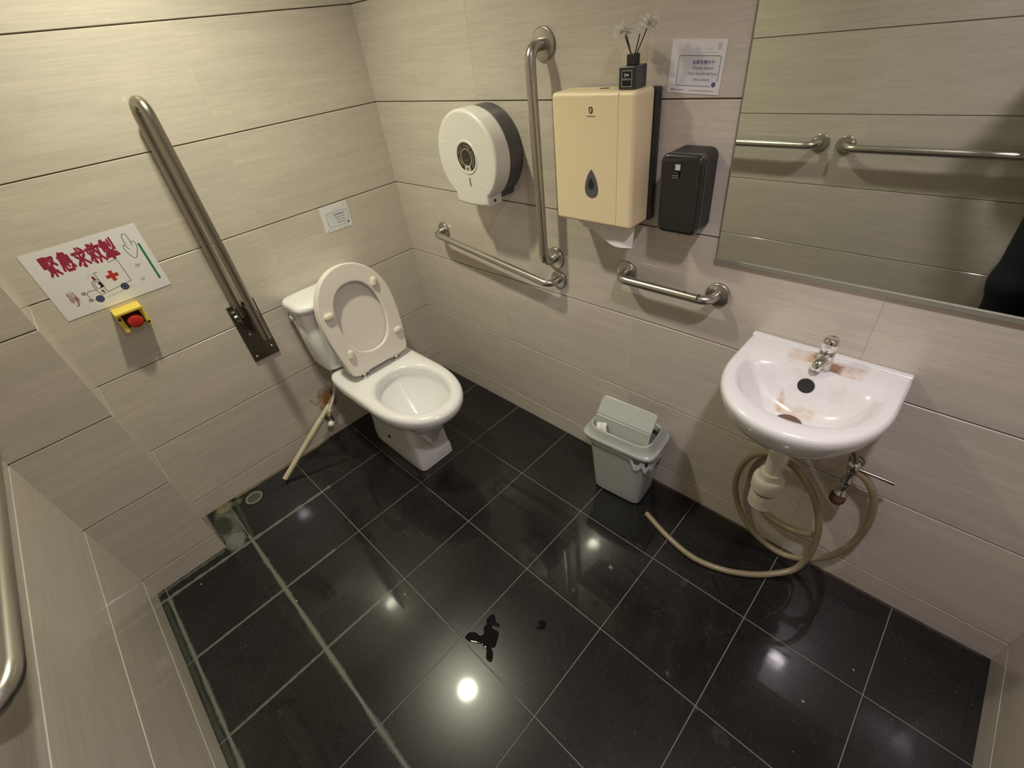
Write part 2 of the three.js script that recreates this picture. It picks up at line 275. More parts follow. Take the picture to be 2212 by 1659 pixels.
// ---------------------------------------------------------------- ceiling downlights
for (const L of LAMPS) {
  const o = thing('ceiling_downlight', L.label, 'downlight', L.at);
  part('trim_ring', lathe([[0.050, -0.001], [0.054, -0.006], [0.070, -0.004], [0.074, 0], [0.050, 0]], 48), M.whitePlastic, o);
  const glow = std({ color: 0xffffff, roughness: 0.6, emissive: lin(...L.color), emissiveIntensity: 6 });
  part('diffuser', lathe([[0.0, -0.020], [0.022, -0.0175], [0.040, -0.009], [0.050, 0], [0, 0]], 48), glow, o, 'glowing frosted diffuser');
  const s = new THREE.SpotLight(lin(...L.color), L.power, 0, THREE.MathUtils.degToRad(66), 1, 2);
  s.name = 'downlight_beam'; s.position.set(L.at[0], L.at[1] - 0.014, L.at[2]); s.target.position.set(L.at[0], 0, L.at[2]); s.castShadow = true; s.shadow.radius = 2.3; s.shadow.mapSize.set(2048, 2048);
  scene.add(s); scene.add(s.target);
}
// ---------------------------------------------------------------- toilet
{
  const zc = 0.472, o = thing('toilet', 'white ceramic toilet with its seat and lid raised against the cistern', 'toilet', [0, 0, 0]);
  const R = (y, l0, l1, lc, hw, nb, nf) => ring(y, l0, l1, lc, hw, nb, nf, zc);
  part('bowl', loft([
    R(0.0, 0.17, 0.552, 0.36, 0.086, 9, 11), R(0.004, 0.168, 0.555, 0.36, 0.088, 9, 11), R(0.052, 0.168, 0.553, 0.36, 0.087, 9, 11), R(0.058, 0.17, 0.546, 0.36, 0.084, 9, 11),
    R(0.11, 0.17, 0.540, 0.36, 0.083, 8, 11), R(0.165, 0.17, 0.534, 0.36, 0.083, 8, 9), R(0.19, 0.168, 0.532, 0.37, 0.084, 8, 7), R(0.21, 0.166, 0.535, 0.38, 0.088, 7, 4.5), R(0.232, 0.16, 0.552, 0.40, 0.098, 7, 3.2),
    R(0.262, 0.15, 0.592, 0.43, 0.118, 7, 2.5), R(0.292, 0.14, 0.648, 0.46, 0.140, 7, 2.25), R(0.312, 0.132, 0.69, 0.47, 0.153, 8, 2.15), R(0.330, 0.128, 0.722, 0.47, 0.163, 8, 2.12), R(0.346, 0.125, 0.734, 0.47, 0.170, 9, 2.1), R(0.362, 0.124, 0.743, 0.47, 0.1735, 9, 2.1),
    R(0.377, 0.124, 0.743, 0.47, 0.1735, 9, 2.1), R(0.386, 0.127, 0.737, 0.47, 0.170, 9, 2.1), R(0.392, 0.134, 0.727, 0.475, 0.162, 8, 2.1), R(0.394, 0.18, 0.712, 0.48, 0.148, 6, 2.1),
    R(0.393, 0.29, 0.698, 0.50, 0.136, 3, 2.1), R(0.388, 0.330, 0.688, 0.505, 0.127, 2.4, 2.1), R(0.376, 0.342, 0.681, 0.51, 0.120, 2.2, 2.1), R(0.345, 0.336, 0.684, 0.51, 0.123, 2.1, 2.1), R(0.325, 0.34, 0.68, 0.51, 0.119, 2.1, 2.1),
    R(0.27, 0.385, 0.648, 0.51, 0.096, 2, 2), R(0.22, 0.43, 0.62, 0.53, 0.075, 2, 2), R(0.185, 0.475, 0.60, 0.54, 0.05, 2, 2), R(0.15, 0.50, 0.585, 0.545, 0.032, 2, 2), R(0.12, 0.52, 0.57, 0.545, 0.02, 2, 2)], { capA: true, capB: true }), M.porcelain, o);
  part('bowl_water', loft([R(0.176, 0.49, 0.592, 0.54, 0.043, 2, 2), R(0.177, 0.50, 0.585, 0.54, 0.038, 2, 2)], { capA: true, capB: true }), phy({ color: lin(0.30, 0.33, 0.27), roughness: 0.05 }), o, 'shallow greenish water');
  // cistern
  const Tn = (y, l0, l1, hw, n) => ring(y, l0, l1, (l0 + l1) / 2, hw, n, n * 0.7, zc + 0.004);
  const tank = part('cistern', loft([Tn(0.392, 0.05, 0.13, 0.10, 4), Tn(0.394, 0.035, 0.145, 0.135, 5), Tn(0.405, 0.025, 0.155, 0.150, 6), Tn(0.43, 0.016, 0.163, 0.160, 6), Tn(0.50, 0.012, 0.168, 0.166, 6), Tn(0.69, 0.01, 0.175, 0.173, 6)], {}), M.porcelain, o);
  part('cistern_lid', loft([Tn(0.686, 0.008, 0.180, 0.176, 6), Tn(0.689, 0.005, 0.188, 0.181, 6), Tn(0.700, 0.004, 0.191, 0.1835, 6), Tn(0.711, 0.006, 0.188, 0.181, 6), Tn(0.7185, 0.012, 0.178, 0.172, 6), Tn(0.721, 0.03, 0.15, 0.15, 5)], {}), M.porcelain, o);
  part('flush_button', along(cyl(0.011, 0.013, 0.012), [0.075, 0.655, zc + 0.176], [0, 0, 1]), M.porcelain, tank, 'small round white flush button');
  // seat and lid, both tipped up; local plane: u up from the hinge, v across
  const zs = 0.462, H = V(0.287, 0.412, zs), U = V(-0.078, 0.41, 0).normalize(), N = V(U.y, -U.x, 0);
  const mat = new THREE.Matrix4().makeBasis(V(0, 0, -1), U, N);
  const outline = (s, up, low) => { const p = new THREE.Shape(), b = 0.132 * s, m = 0.158 * s; p.moveTo(-b + 0.03, low); p.lineTo(b - 0.03, low); p.bezierCurveTo(b - 0.005, low, b + 0.003, low + 0.01, b + 0.006, low + 0.035); p.bezierCurveTo(m - 0.004, 0.12, m, 0.17, m, 0.23); p.bezierCurveTo(m, 0.34, 0.09 * s, up, 0, up); p.bezierCurveTo(-0.09 * s, up, -m, 0.34, -m, 0.23); p.bezierCurveTo(-m, 0.17, -m + 0.004, 0.12, -b - 0.006, low + 0.035); p.bezierCurveTo(-b - 0.003, low + 0.01, -b + 0.005, low, -b + 0.03, low); return p; };
  const sh = outline(1, 0.424, 0.004), hole = new THREE.Path(); hole.moveTo(0, 0.072); hole.bezierCurveTo(0.062, 0.072, 0.096, 0.12, 0.098, 0.205); hole.bezierCurveTo(0.098, 0.29, 0.068, 0.352, 0, 0.352); hole.bezierCurveTo(-0.068, 0.352, -0.098, 0.29, -0.098, 0.205); hole.bezierCurveTo(-0.096, 0.12, -0.062, 0.072, 0, 0.072); sh.holes.push(hole);
  const ex = (s, d, b) => { const g = new THREE.ExtrudeGeometry(s, { depth: d, bevelEnabled: true, bevelThickness: b, bevelSize: b, bevelOffset: -b, bevelSegments: 4, curveSegments: 28 }); g.applyMatrix4(mat); return g; };
  const ring_ = part('seat', ex(sh, 0.006, 0.006), M.seatPlastic, o, 'raised cream toilet seat ring'); ring_.position.copy(H).addScaledVector(N, 0.006);
  const lid = part('seat_lid', ex(outline(0.99, 0.421, 0.006), 0.006, 0.004), M.seatPlastic, o, 'raised cream toilet lid behind the seat'); lid.position.copy(H).addScaledVector(N, -0.019);
  for (const [u, v, a] of [[0.10, 0.106, 0.35], [0.10, -0.118, 1.5], [0.27, 0.120, 1.5], [0.318, -0.100, 0.35]]) {
    const g = new THREE.CapsuleGeometry(0.0125, 0.014, 6, 18); g.scale(1, 1, 0.6); g.rotateZ(-a); g.translate(-v, u, 0.0185); g.applyMatrix4(mat); part('bumper', g, M.bumper, ring_);
  }
  for (const z of [0.545, 0.388]) {
    const h = part('hinge', join([along(cyl(0.017, 0.017, 0.006), [0.289, 0.394, z], [0, 1, 0]), along(cyl(0.007, 0.008, 0.018), [0.289, 0.398, z], [0, 1, 0]), along(cyl(0.0055, 0.0055, 0.05), [0.287, 0.412, z - 0.025], [0, 0, 1])]), M.chrome, o);
    part('hinge_lug', rbox(0.279, 0.295, 0.408, 0.43, z - 0.009, z + 0.009, 0.004), M.seatPlastic, h);
  }
  part('fixing_hole_disc', along(cyl(0.008, 0.008, 0.006), [0.33, 0.085, zc + 0.0825], [0, 0, 1]), M.dark, o, 'small dark fixing hole');  // dark disc painted as the shade inside a fixing hole
}
// ---------------------------------------------------------------- water supply of the toilet
{
  const o = thing('supply_valve', 'white and chrome water supply valve low on the wall beside the toilet', 'valve', [0, 0, 0]);
  part('wall_flange', along(cyl(0.016, 0.018, 0.008), [0.001, 0.115, 0.676], [1, 0, 0]), M.steelDull, o);
  part('body', join([along(cyl(0.0095, 0.0095, 0.045), [0.004, 0.115, 0.676], [1, 0, 0]), along(cyl(0.009, 0.011, 0.035), [0.04, 0.112, 0.676], [0, 1, -0.1])]), M.steelDull, o);
  part('knob', along(lathe([[0, 0], [0.009, 0], [0.014, 0.008], [0.014, 0.02], [0.010, 0.026], [0, 0.027]]), [0.046, 0.11, 0.682], [0.75, -0.35, 0.55]), M.whitePlastic, o, 'white turning knob');
  part('supply_hose', tube([[0.04, 0.15, 0.672], [0.042, 0.18, 0.655], [0.045, 0.215, 0.63], [0.05, 0.26, 0.608], [0.06, 0.31, 0.598], [0.072, 0.36, 0.596], [0.078, 0.388, 0.595]], 0.006, 60, 12), M.whitePlastic, o);
  part('hose_nut', along(cyl(0.0105, 0.0095, 0.028), [0.04, 0.138, 0.677], [0, 1, -0.35]), M.cream, o);
}
{
  const o = thing('plastic_pipe', 'thin cream plastic pipe leaning from the wall by the toilet down to the floor', 'pipe', [0, 0, 0]);
  const a = V(0.022, 0.178, 0.652), b = V(0.095, 0.0125, 0.975), m = a.clone().lerp(b, 0.28), m2 = a.clone().lerp(b, 0.48);
  part('tube', sweep([a, m, m2, b], () => 0.0112, 16), M.creamPipe, o);
  part('sleeve', sweep([m.clone().lerp(a, 0.3), m.clone().lerp(m2, 0.4), m2], () => 0.0130, 16), M.creamPipe, o);
  part('tip', sweep([a.clone().lerp(V(0.016, 0.21, 0.62), 1), a.clone().lerp(m, 0.2)], () => 0.0062, 12), std({ color: lin(0.36, 0.26, 0.15), roughness: 0.6 }), o, 'thinner brownish upper end');
}
// ---------------------------------------------------------------- floor drain
{
  const o = thing('floor_drain', 'small round floor drain grate in the corner by the tiled pillar', 'drain', [0.072, 0, 1.108]);
  const m = std({ color: lin(0.20, 0.19, 0.15), roughness: 0.6, metalness: 0.3 });
  part('rim', lathe([[0.026, 0.0003], [0.0265, 0.003], [0.034, 0.003], [0.0375, 0.0004], [0.026, 0.0003]], 48), m, o);
  part('pit_shade', along(cyl(0.0262, 0.0262, 0.0008), [0, 0.0003, 0], [0, 1, 0]), M.dark, o);  // flat disc, dark colour stands for the shade below the grate
  for (let k = -3; k <= 3; k++) { const z = k * 0.0068, w = Math.sqrt(0.0262 ** 2 - z * z); part('bar', rbox(-w, w, 0.0008, 0.0028, z - 0.0014, z + 0.0014, 0.0006, 1), m, o).rotation.y = 0.5; }
}
// ---------------------------------------------------------------- fold-up support rail on the left wall
{
  const o = thing('folding_support_rail', 'tall stainless steel fold-up support rail raised against the left wall', 'support rail', [0, 0, 0]);
  const z = 0.777;
  part('wall_plate', rbox(0.0002, 0.007, 0.520, 0.762, 0.733, 0.833, 0.0015), std({ color: lin(0.17, 0.15, 0.12), metalness: 1, roughness: 0.42 }), o, 'dark steel wall plate');
  part('rail', bentTube([[0.030, 0.72, z + 0.022], [0.034, 1.405, z + 0.012], [0.128, 1.405, z + 0.006], [0.104, 0.636, z - 0.004]], 0.0150, 0.047, 18), M.steelDull, o);
  part('rail_core', along(cyl(0.0125, 0.0125, 0.003), [0.104, 0.6335, z - 0.004], [0, 1, 0]), M.dark, o);
  part('hinge_bracket', join([rbox(0.006, 0.045, 0.70, 0.765, z + 0.034, z + 0.039, 0.001), rbox(0.006, 0.10, 0.635, 0.76, z + 0.005, z + 0.0095, 0.001), rbox(0.006, 0.045, 0.70, 0.76, z - 0.018, z - 0.0135, 0.001)]), M.steelDull, o);
  part('pivot_pin', along(cyl(0.008, 0.008, 0.075), [0.028, 0.725, z - 0.025], [0, 0, 1]), M.steel, o);
  part('slot', rbox(0.0065, 0.0075, 0.655, 0.70, z - 0.004, z + 0.002, 0.0004), M.dark, o);
  for (const [y, zz] of [[0.70, 0.815], [0.735, 0.817], [0.635, 0.803], [0.555, 0.752], [0.54, 0.818]]) part('screw', along(lathe([[0, 0.004], [0.003, 0.0038], [0.0055, 0.002], [0.006, 0], [0, 0]], 16), [0.0068, y, zz], [1, 0, 0]), M.steel, o);
}
// ---------------------------------------------------------------- grab bars
function grabBar(label, a, b, n, stand, r, fr, bend, name = 'grab_bar', mat = M.steel) {
  const o = thing(name, label, 'grab bar', [0, 0, 0], 0, undefined), k = (p, s) => p.map((v, i) => v + n[i] * s);
  part('rail', bentTube([k(a, 0.003), k(a, stand), k(b, stand), k(b, 0.003)], r, bend, 20), mat, o);
  for (const p of [a, b]) part('flange', along(lathe([[0, 0.0002], [fr, 0.0002], [fr, 0.006], [fr - 0.003, 0.0085], [r + 0.002, 0.0095], [r, 0.010], [0, 0.010]], 40), p, n), mat, o);
  return o;
}
grabBar('vertical stainless steel grab bar between the paper roll dispenser and the towel dispenser', [0.880, 1.405, 0], [0.877, 0.818, 0], [0, 0, 1], 0.058, 0.0145, 0.0375, 0.04);
grabBar('long stainless steel grab bar sloping gently under the paper roll dispenser', [0.279, 0.817, 0], [0.888, 0.742, 0], [0, 0, 1], 0.052, 0.0125, 0.032, 0.035);
{
  const o = grabBar('short stainless steel grab bar under the soap dispenser with brown rust marks', [1.155, 0.833, 0], [1.434, 0.832, 0], [0, 0, 1], 0.052, 0.0125, 0.0325, 0.035);
  const rm = std({ color: lin(0.045, 0.028, 0.018), roughness: 0.8 });
  for (const [x, w, a] of [[1.404, 0.004, 0.2], [1.365, 0.002, 1.0]]) { const g = new THREE.CylinderGeometry(0.0128, 0.0128, w, 20, 1, true, a, 2.4); g.rotateZ(Math.PI / 2); g.translate(x, 0.8325, 0.052); part('rust_mark', g, rm, o, 'brown rust band'); }
}
grabBar('long steel grab bar running past the left edge of the photo', [0.36, 0.866, W.zD], [1.208, 0.866, W.zD], [0, 0, -1], 0.066, 0.0160, 0.038, 0.075);
grabBar('long steel grab bar on the camera-side wall, seen only in the mirror', [1.312, 0.862, W.zD], [2.05, 0.864, W.zD], [0, 0, -1], 0.066, 0.0160, 0.038, 0.075);

// ---------------------------------------------------------------- signs
const GL = {
  緊: [[8, 6, 8, 50], [8, 6, 46, 6], [8, 50, 46, 50], [24, 6, 24, 18], [8, 18, 44, 18], [44, 18, 44, 34], [8, 34, 44, 34], [24, 34, 24, 50], [54, 10, 90, 10, 80, 28, 56, 48], [60, 20, 92, 48], [52, 52, 28, 64, 60, 64], [60, 56, 30, 76, 74, 76], [50, 76, 50, 98], [30, 82, 18, 94], [70, 82, 84, 94]],
  急: [[40, 2, 24, 20], [36, 8, 66, 8, 56, 20], [18, 22, 80, 22, 80, 52], [20, 37, 78, 37], [16, 52, 84, 52], [16, 64, 10, 86], [30, 62, 32, 90, 72, 90, 74, 76], [46, 60, 54, 70], [80, 62, 90, 80]],
  求: [[10, 26, 90, 26], [50, 4, 50, 96, 40, 90], [68, 6, 82, 17], [22, 40, 36, 52], [44, 58, 14, 84], [82, 38, 62, 54], [54, 54, 88, 86]],
  救: [[4, 24, 50, 24], [28, 4, 28, 94, 20, 88], [40, 6, 48, 14], [8, 38, 18, 50], [24, 56, 4, 78], [48, 38, 36, 50], [30, 50, 50, 74], [64, 4, 54, 30], [60, 20, 96, 20], [84, 20, 76, 60, 54, 96], [60, 36, 74, 64, 96, 94]],
  掣: [[20, 4, 12, 16], [10, 16, 50, 16], [4, 29, 56, 29], [30, 2, 30, 56], [12, 42, 12, 54], [12, 42, 48, 42, 48, 54], [68, 8, 68, 38], [88, 2, 88, 52, 80, 50], [70, 60, 24, 62], [14, 73, 86, 73], [6, 85, 94, 85], [52, 60, 52, 99, 42, 97]],
  如: [[30, 5, 12, 60, 48, 95], [44, 30, 20, 95], [4, 34, 52, 34], [60, 24, 60, 84], [60, 24, 92, 24, 92, 84], [60, 80, 92, 80]],
  廁: [[50, 0, 50, 10], [12, 10, 94, 10], [16, 10, 16, 60, 6, 96], [28, 26, 28, 70], [28, 26, 54, 26, 54, 70], [28, 40, 54, 40], [28, 54, 54, 54], [28, 70, 54, 70], [34, 74, 26, 92], [48, 74, 56, 92], [68, 26, 68, 70], [86, 18, 86, 94, 78, 90]],
  後: [[30, 4, 8, 26], [32, 28, 8, 52], [22, 44, 22, 96], [62, 4, 46, 20, 70, 22], [76, 10, 44, 40, 88, 40], [60, 46, 42, 66], [56, 54, 84, 54, 44, 96], [56, 66, 94, 96]],
  請: [[16, 4, 24, 12], [6, 20, 38, 20], [10, 34, 34, 34], [10, 48, 34, 48], [10, 60, 10, 90], [10, 60, 34, 60, 34, 90], [10, 88, 34, 88], [46, 12, 94, 12], [50, 24, 90, 24], [44, 36, 98, 36], [70, 2, 70, 36], [54, 46, 54, 96], [54, 46, 88, 46, 88, 96], [54, 60, 88, 60], [54, 74, 88, 74]],
  洗: [[12, 8, 22, 18], [6, 36, 16, 46], [20, 60, 8, 92], [46, 6, 36, 30], [44, 22, 88, 22], [32, 44, 96, 44], [66, 4, 66, 44], [52, 46, 48, 76, 32, 94], [74, 46, 74, 90, 96, 90, 96, 78]],
  手: [[78, 4, 22, 12], [14, 32, 86, 32], [4, 54, 96, 54], [52, 8, 52, 94, 40, 90]],
  沖: [[12, 10, 22, 20], [6, 40, 16, 50], [22, 62, 8, 92], [38, 30, 38, 64], [38, 30, 94, 30, 94, 64], [38, 62, 94, 62], [66, 4, 66, 96]],
  水: [[50, 4, 50, 94, 38, 88], [10, 30, 40, 30, 28, 60, 6, 84], [86, 20, 58, 44], [54, 36, 70, 66, 94, 86]],
};
function glyphs(g, text, x, y, size, step, lw, color, tilt = 0) {
  g.save(); g.strokeStyle = color; g.lineWidth = lw; g.lineCap = 'round'; g.lineJoin = 'round';
  [...text].forEach((ch, i) => { g.save(); g.translate(x + i * step, y + i * tilt); g.scale(size / 100, size / 100); g.lineWidth = lw * 100 / size; for (const s of GL[ch]) { g.beginPath(); g.moveTo(s[0], s[1]); for (let k = 2; k < s.length; k += 2) g.lineTo(s[k], s[k + 1]); g.stroke(); } g.restore(); });
  g.restore();
}
function sheet(name, label, w, h, tex, pos, ry, rz) { // a laminated sheet fixed flat on a wall
  const o = thing(name, label, 'sign', pos, ry); o.rotation.order = 'YXZ'; o.rotation.z = rz;
  part('backing', box(-w / 2, w / 2, -h / 2, h / 2, 0, 0.0009), std({ color: lin(0.72, 0.71, 0.69), roughness: 0.6 }), o);
  const f = part('print', new THREE.PlaneGeometry(w, h), phy({ map: tex, roughness: 0.45, clearcoat: 0.3, clearcoatRoughness: 0.25 }), o); f.position.z = 0.0011; return o;
}
const paperWhite = '#ecebee';
const emergency = canvas(1188, 840, (g, w, h) => {
  g.fillStyle = paperWhite; g.fillRect(0, 0, w, h);
  // hand lettered call button title, thick crimson strokes
  g.save(); g.scale(1, 1.62); glyphs(g, '緊急求救掣', 132, 48, 146, 150, 23, '#a6324f'); glyphs(g, '緊急求救掣', 134, 49, 146, 150, 10, '#96294a'); g.restore();
  g.lineCap = 'round'; g.lineJoin = 'round';
  const path = (pts, close) => { g.beginPath(); g.moveTo(pts[0], pts[1]); for (let k = 2; k < pts.length; k += 2) g.lineTo(pts[k], pts[k + 1]); if (close) g.closePath(); };
  // outlined hand pointing down
  g.strokeStyle = '#5c5250'; g.lineWidth = 7; g.beginPath(); g.moveTo(985, 210); g.bezierCurveTo(978, 120, 990, 78, 1018, 78); g.bezierCurveTo(1044, 80, 1044, 130, 1042, 200); g.bezierCurveTo(1056, 176, 1082, 190, 1084, 220); g.bezierCurveTo(1084, 270, 1052, 330, 1016, 378); g.bezierCurveTo(998, 396, 984, 388, 974, 362); g.bezierCurveTo(950, 310, 938, 262, 944, 226); g.bezierCurveTo(950, 196, 972, 200, 978, 236); g.lineTo(988, 264); g.stroke(); g.beginPath(); g.moveTo(1042, 200); g.lineTo(1040, 236); g.stroke();
  // green stroke at the right edge
  g.strokeStyle = '#2f7d45'; g.lineWidth = 26; g.lineCap = 'butt'; path([1110, 232, 1112, 720]); g.stroke(); g.lineCap = 'round';
  // ambulance
  g.save(); g.translate(-58, -72);
  g.strokeStyle = '#3b3533'; g.lineWidth = 6;
  path([608, 476, 576, 478, 584, 690, 588, 738]); g.stroke(); path([770, 410, 850, 404, 868, 418, 872, 700, 800, 706]); g.stroke(); path([588, 738, 740, 716]); g.stroke(); path([556, 744, 500, 752]); g.stroke();
  path([578, 560, 510, 566, 496, 580, 490, 650, 496, 676]); g.stroke(); path([566, 580, 524, 584, 512, 596, 510, 660, 540, 668, 580, 662], true); g.stroke();
  path([496, 676, 440, 660, 400, 668, 384, 700, 398, 770, 440, 786]); g.stroke(); path([496, 676, 512, 740]); g.stroke(); path([552, 690, 560, 744]); g.stroke();
  g.fillStyle = '#b9b0aa'; for (const [x, y] of [[362, 668], [384, 768]]) { g.beginPath(); g.ellipse(x, y, 18, 17, 0, 0, 7); g.fill(); g.stroke(); }
  g.fillStyle = '#1c1a1a'; path([560, 590, 584, 600, 590, 656, 546, 664, 560, 636, 548, 612]); g.fill();
  g.fillStyle = '#7d3a3a'; path([528, 510, 552, 508, 560, 556, 530, 560], true); g.fill(); g.strokeStyle = '#8a8580'; g.lineWidth = 3; for (const p of [[510, 500, 496, 488], [504, 520, 486, 516], [530, 490, 526, 474], [556, 488, 564, 472]]) { path(p); g.stroke(); }
  g.fillStyle = '#c0392b'; g.fillRect(706, 506, 42, 134); g.fillRect(662, 550, 130, 44);
  g.fillStyle = '#9c5a58'; g.fillRect(540, 688, 12, 44); g.fillRect(528, 700, 36, 16);
  for (const [x, y] of [[474, 786], [776, 742]]) { g.fillStyle = '#4c5a86'; g.strokeStyle = '#1f2438'; g.lineWidth = 10; g.beginPath(); g.ellipse(x, y, 38, 40, 0, 0, 7); g.fill(); g.stroke(); g.fillStyle = '#15182a'; g.beginPath(); g.arc(x, y, 10, 0, 7); g.fill(); }
  g.strokeStyle = 'rgba(90,80,80,.5)'; g.lineWidth = 3; for (let i = 0; i < 14; i++) { const x = 530 + i * 22, y = 792 + (i % 3) * 10 - i * 2.4; path([x, y, x + 60, y - 5]); g.stroke(); }
  g.restore();
  // smudges: dust puffs behind, pinkish scribble in front
  for (let i = 0; i < 26; i++) { g.strokeStyle = `rgba(120,112,108,${0.25 + rnd() * 0.3})`; g.lineWidth = 4; const y = i < 13 ? 470 : 650, x = (i < 13 ? 930 : 900) + rnd() * 44; path([x, y + rnd() * 40, x + 30, y - 22 + rnd() * 30]); g.stroke(); }
  for (let i = 0; i < 60; i++) { g.strokeStyle = `rgba(${150 + rnd() * 30},${110 + rnd() * 30},${110 + rnd() * 20},${0.25 + rnd() * 0.35})`; g.lineWidth = 9; const x = 148 + rnd() * 80, y = 510 + rnd() * 130; path([x, y, x + rnd() * 26 - 10, y + 24 + rnd() * 30]); g.stroke(); }
  g.strokeStyle = '#96626a'; g.lineWidth = 14; path([214, 610, 198, 700, 178, 708]); g.stroke();
});
sheet('emergency_sign', 'large white emergency call sign with crimson lettering and a drawn ambulance', 0.289, 0.203, emergency, [0.0003, 1.0065, 1.0865], Math.PI / 2, 0.0);
const notice = (zh, lines, ink) => canvas(726, 588, (g, w, h) => {
  g.fillStyle = paperWhite; g.fillRect(0, 0, w, h);
  g.fillStyle = '#dfe2e6'; g.strokeStyle = '#6a7590'; g.lineWidth = 8; g.beginPath(); g.moveTo(600, 500); g.lineTo(150, 500); g.quadraticCurveTo(118, 500, 118, 468); g.lineTo(118, 205); g.quadraticCurveTo(118, 172, 150, 172); g.lineTo(650, 172); g.quadraticCurveTo(680, 172, 680, 205); g.lineTo(680, 450); g.fill(); g.stroke();
  // faint header marks and small seal, too small to read
  g.fillStyle = '#bcbab8'; for (let i = 0; i < 9; i++) if (i !== 4) { g.fillRect(290 + i * 33, 92, 20, 4); g.fillRect(290 + i * 33, 104, 22, 4); g.fillRect(298 + i * 33, 88, 4, 26); }
  g.fillRect(370, 138, 270, 6); g.strokeStyle = '#a79c98'; g.lineWidth = 7; g.strokeRect(620, 46, 34, 50); g.fillRect(630, 60, 14, 22); g.fillRect(612, 106, 50, 6);
  glyphs(g, zh, 312, 218, 46, 50, 6, '#6d7194');
  g.fillStyle = ink; g.textAlign = 'center'; g.font = 'bold 46px sans-serif'; lines.forEach((t, i) => g.fillText(t, 462, 318 + i * 62, 400));
  g.fillStyle = '#38357a'; g.beginPath(); g.arc(638, 478, 28, 0, 7); g.fill(); g.strokeStyle = '#a7a6c8'; g.lineWidth = 5; g.beginPath(); g.moveTo(622, 470); g.lineTo(654, 470); g.moveTo(638, 466); g.lineTo(630, 494); g.moveTo(644, 480); g.lineTo(650, 494); g.stroke();
  g.fillStyle = '#6f6b68'; g.fillRect(62, 536, 22, 24); for (let i = 0; i < 10; i++) if (i !== 3) g.fillRect(98 + i * 16, 542, 10, 13); g.lineWidth = 4; g.strokeStyle = '#6f6b68'; g.beginPath(); g.arc(338, 549, 11, 0, 7); g.stroke(); for (let i = 0; i < 17; i++) g.fillRect(362 + i * 17, 545, 12, 10);
});
sheet('notice_sheet', 'square white hand washing notice above the black soap dispenser', 0.121, 0.098, notice('如廁後請洗手', ['Please Wash', 'Your Hands Before', 'You Leave'], '#7a7f86'), [1.3035, 1.337, 0.0003], 0, -0.06);
sheet('notice_sheet', 'small white toilet flushing notice stuck on the left wall above the cistern', 0.121, 0.098, notice('如廁後請沖水', ['Please Flush', 'The Toilet', 'After Use'], '#6d716f'), [0.0003, 0.9285, 0.3115], Math.PI / 2, -0.03);

// ---------------------------------------------------------------- emergency call button
{
  const o = thing('emergency_button', 'yellow call button box with a red mushroom head below the emergency sign', 'button', [0, 0.858, 1.090]);
  part('housing', rbox(0.0002, 0.016, -0.036, 0.036, -0.038, 0.038, 0.003), M.yellow, o);
  part('shroud', join([rbox(0.012, 0.062, 0.026, 0.036, -0.038, 0.038, 0.003), rbox(0.012, 0.046, -0.036, 0.030, 0.024, 0.038, 0.003), rbox(0.012, 0.046, -0.036, 0.030, -0.038, -0.026, 0.003)]), M.yellow, o, 'yellow guard round the button');
  part('recess', box(0.0155, 0.018, -0.03, 0.026, -0.025, 0.024), M.darkRed, o);
  part('button_head', along(lathe([[0, 0], [0.011, 0], [0.011, 0.022], [0.016, 0.025], [0.0205, 0.030], [0.021, 0.036], [0.019, 0.040], [0.012, 0.0425], [0, 0.043]], 36), [0.017, -0.006, -0.002], [1, 0, 0]), M.red, o, 'red mushroom push button');
  for (const s of [[0.012, 0.032], [-0.024, -0.032]]) part('screw', along(cyl(0.0042, 0.0042, 0.002, 14), [0.0455, s[0], s[1]], [1, 0, 0]), M.dark, o);
}
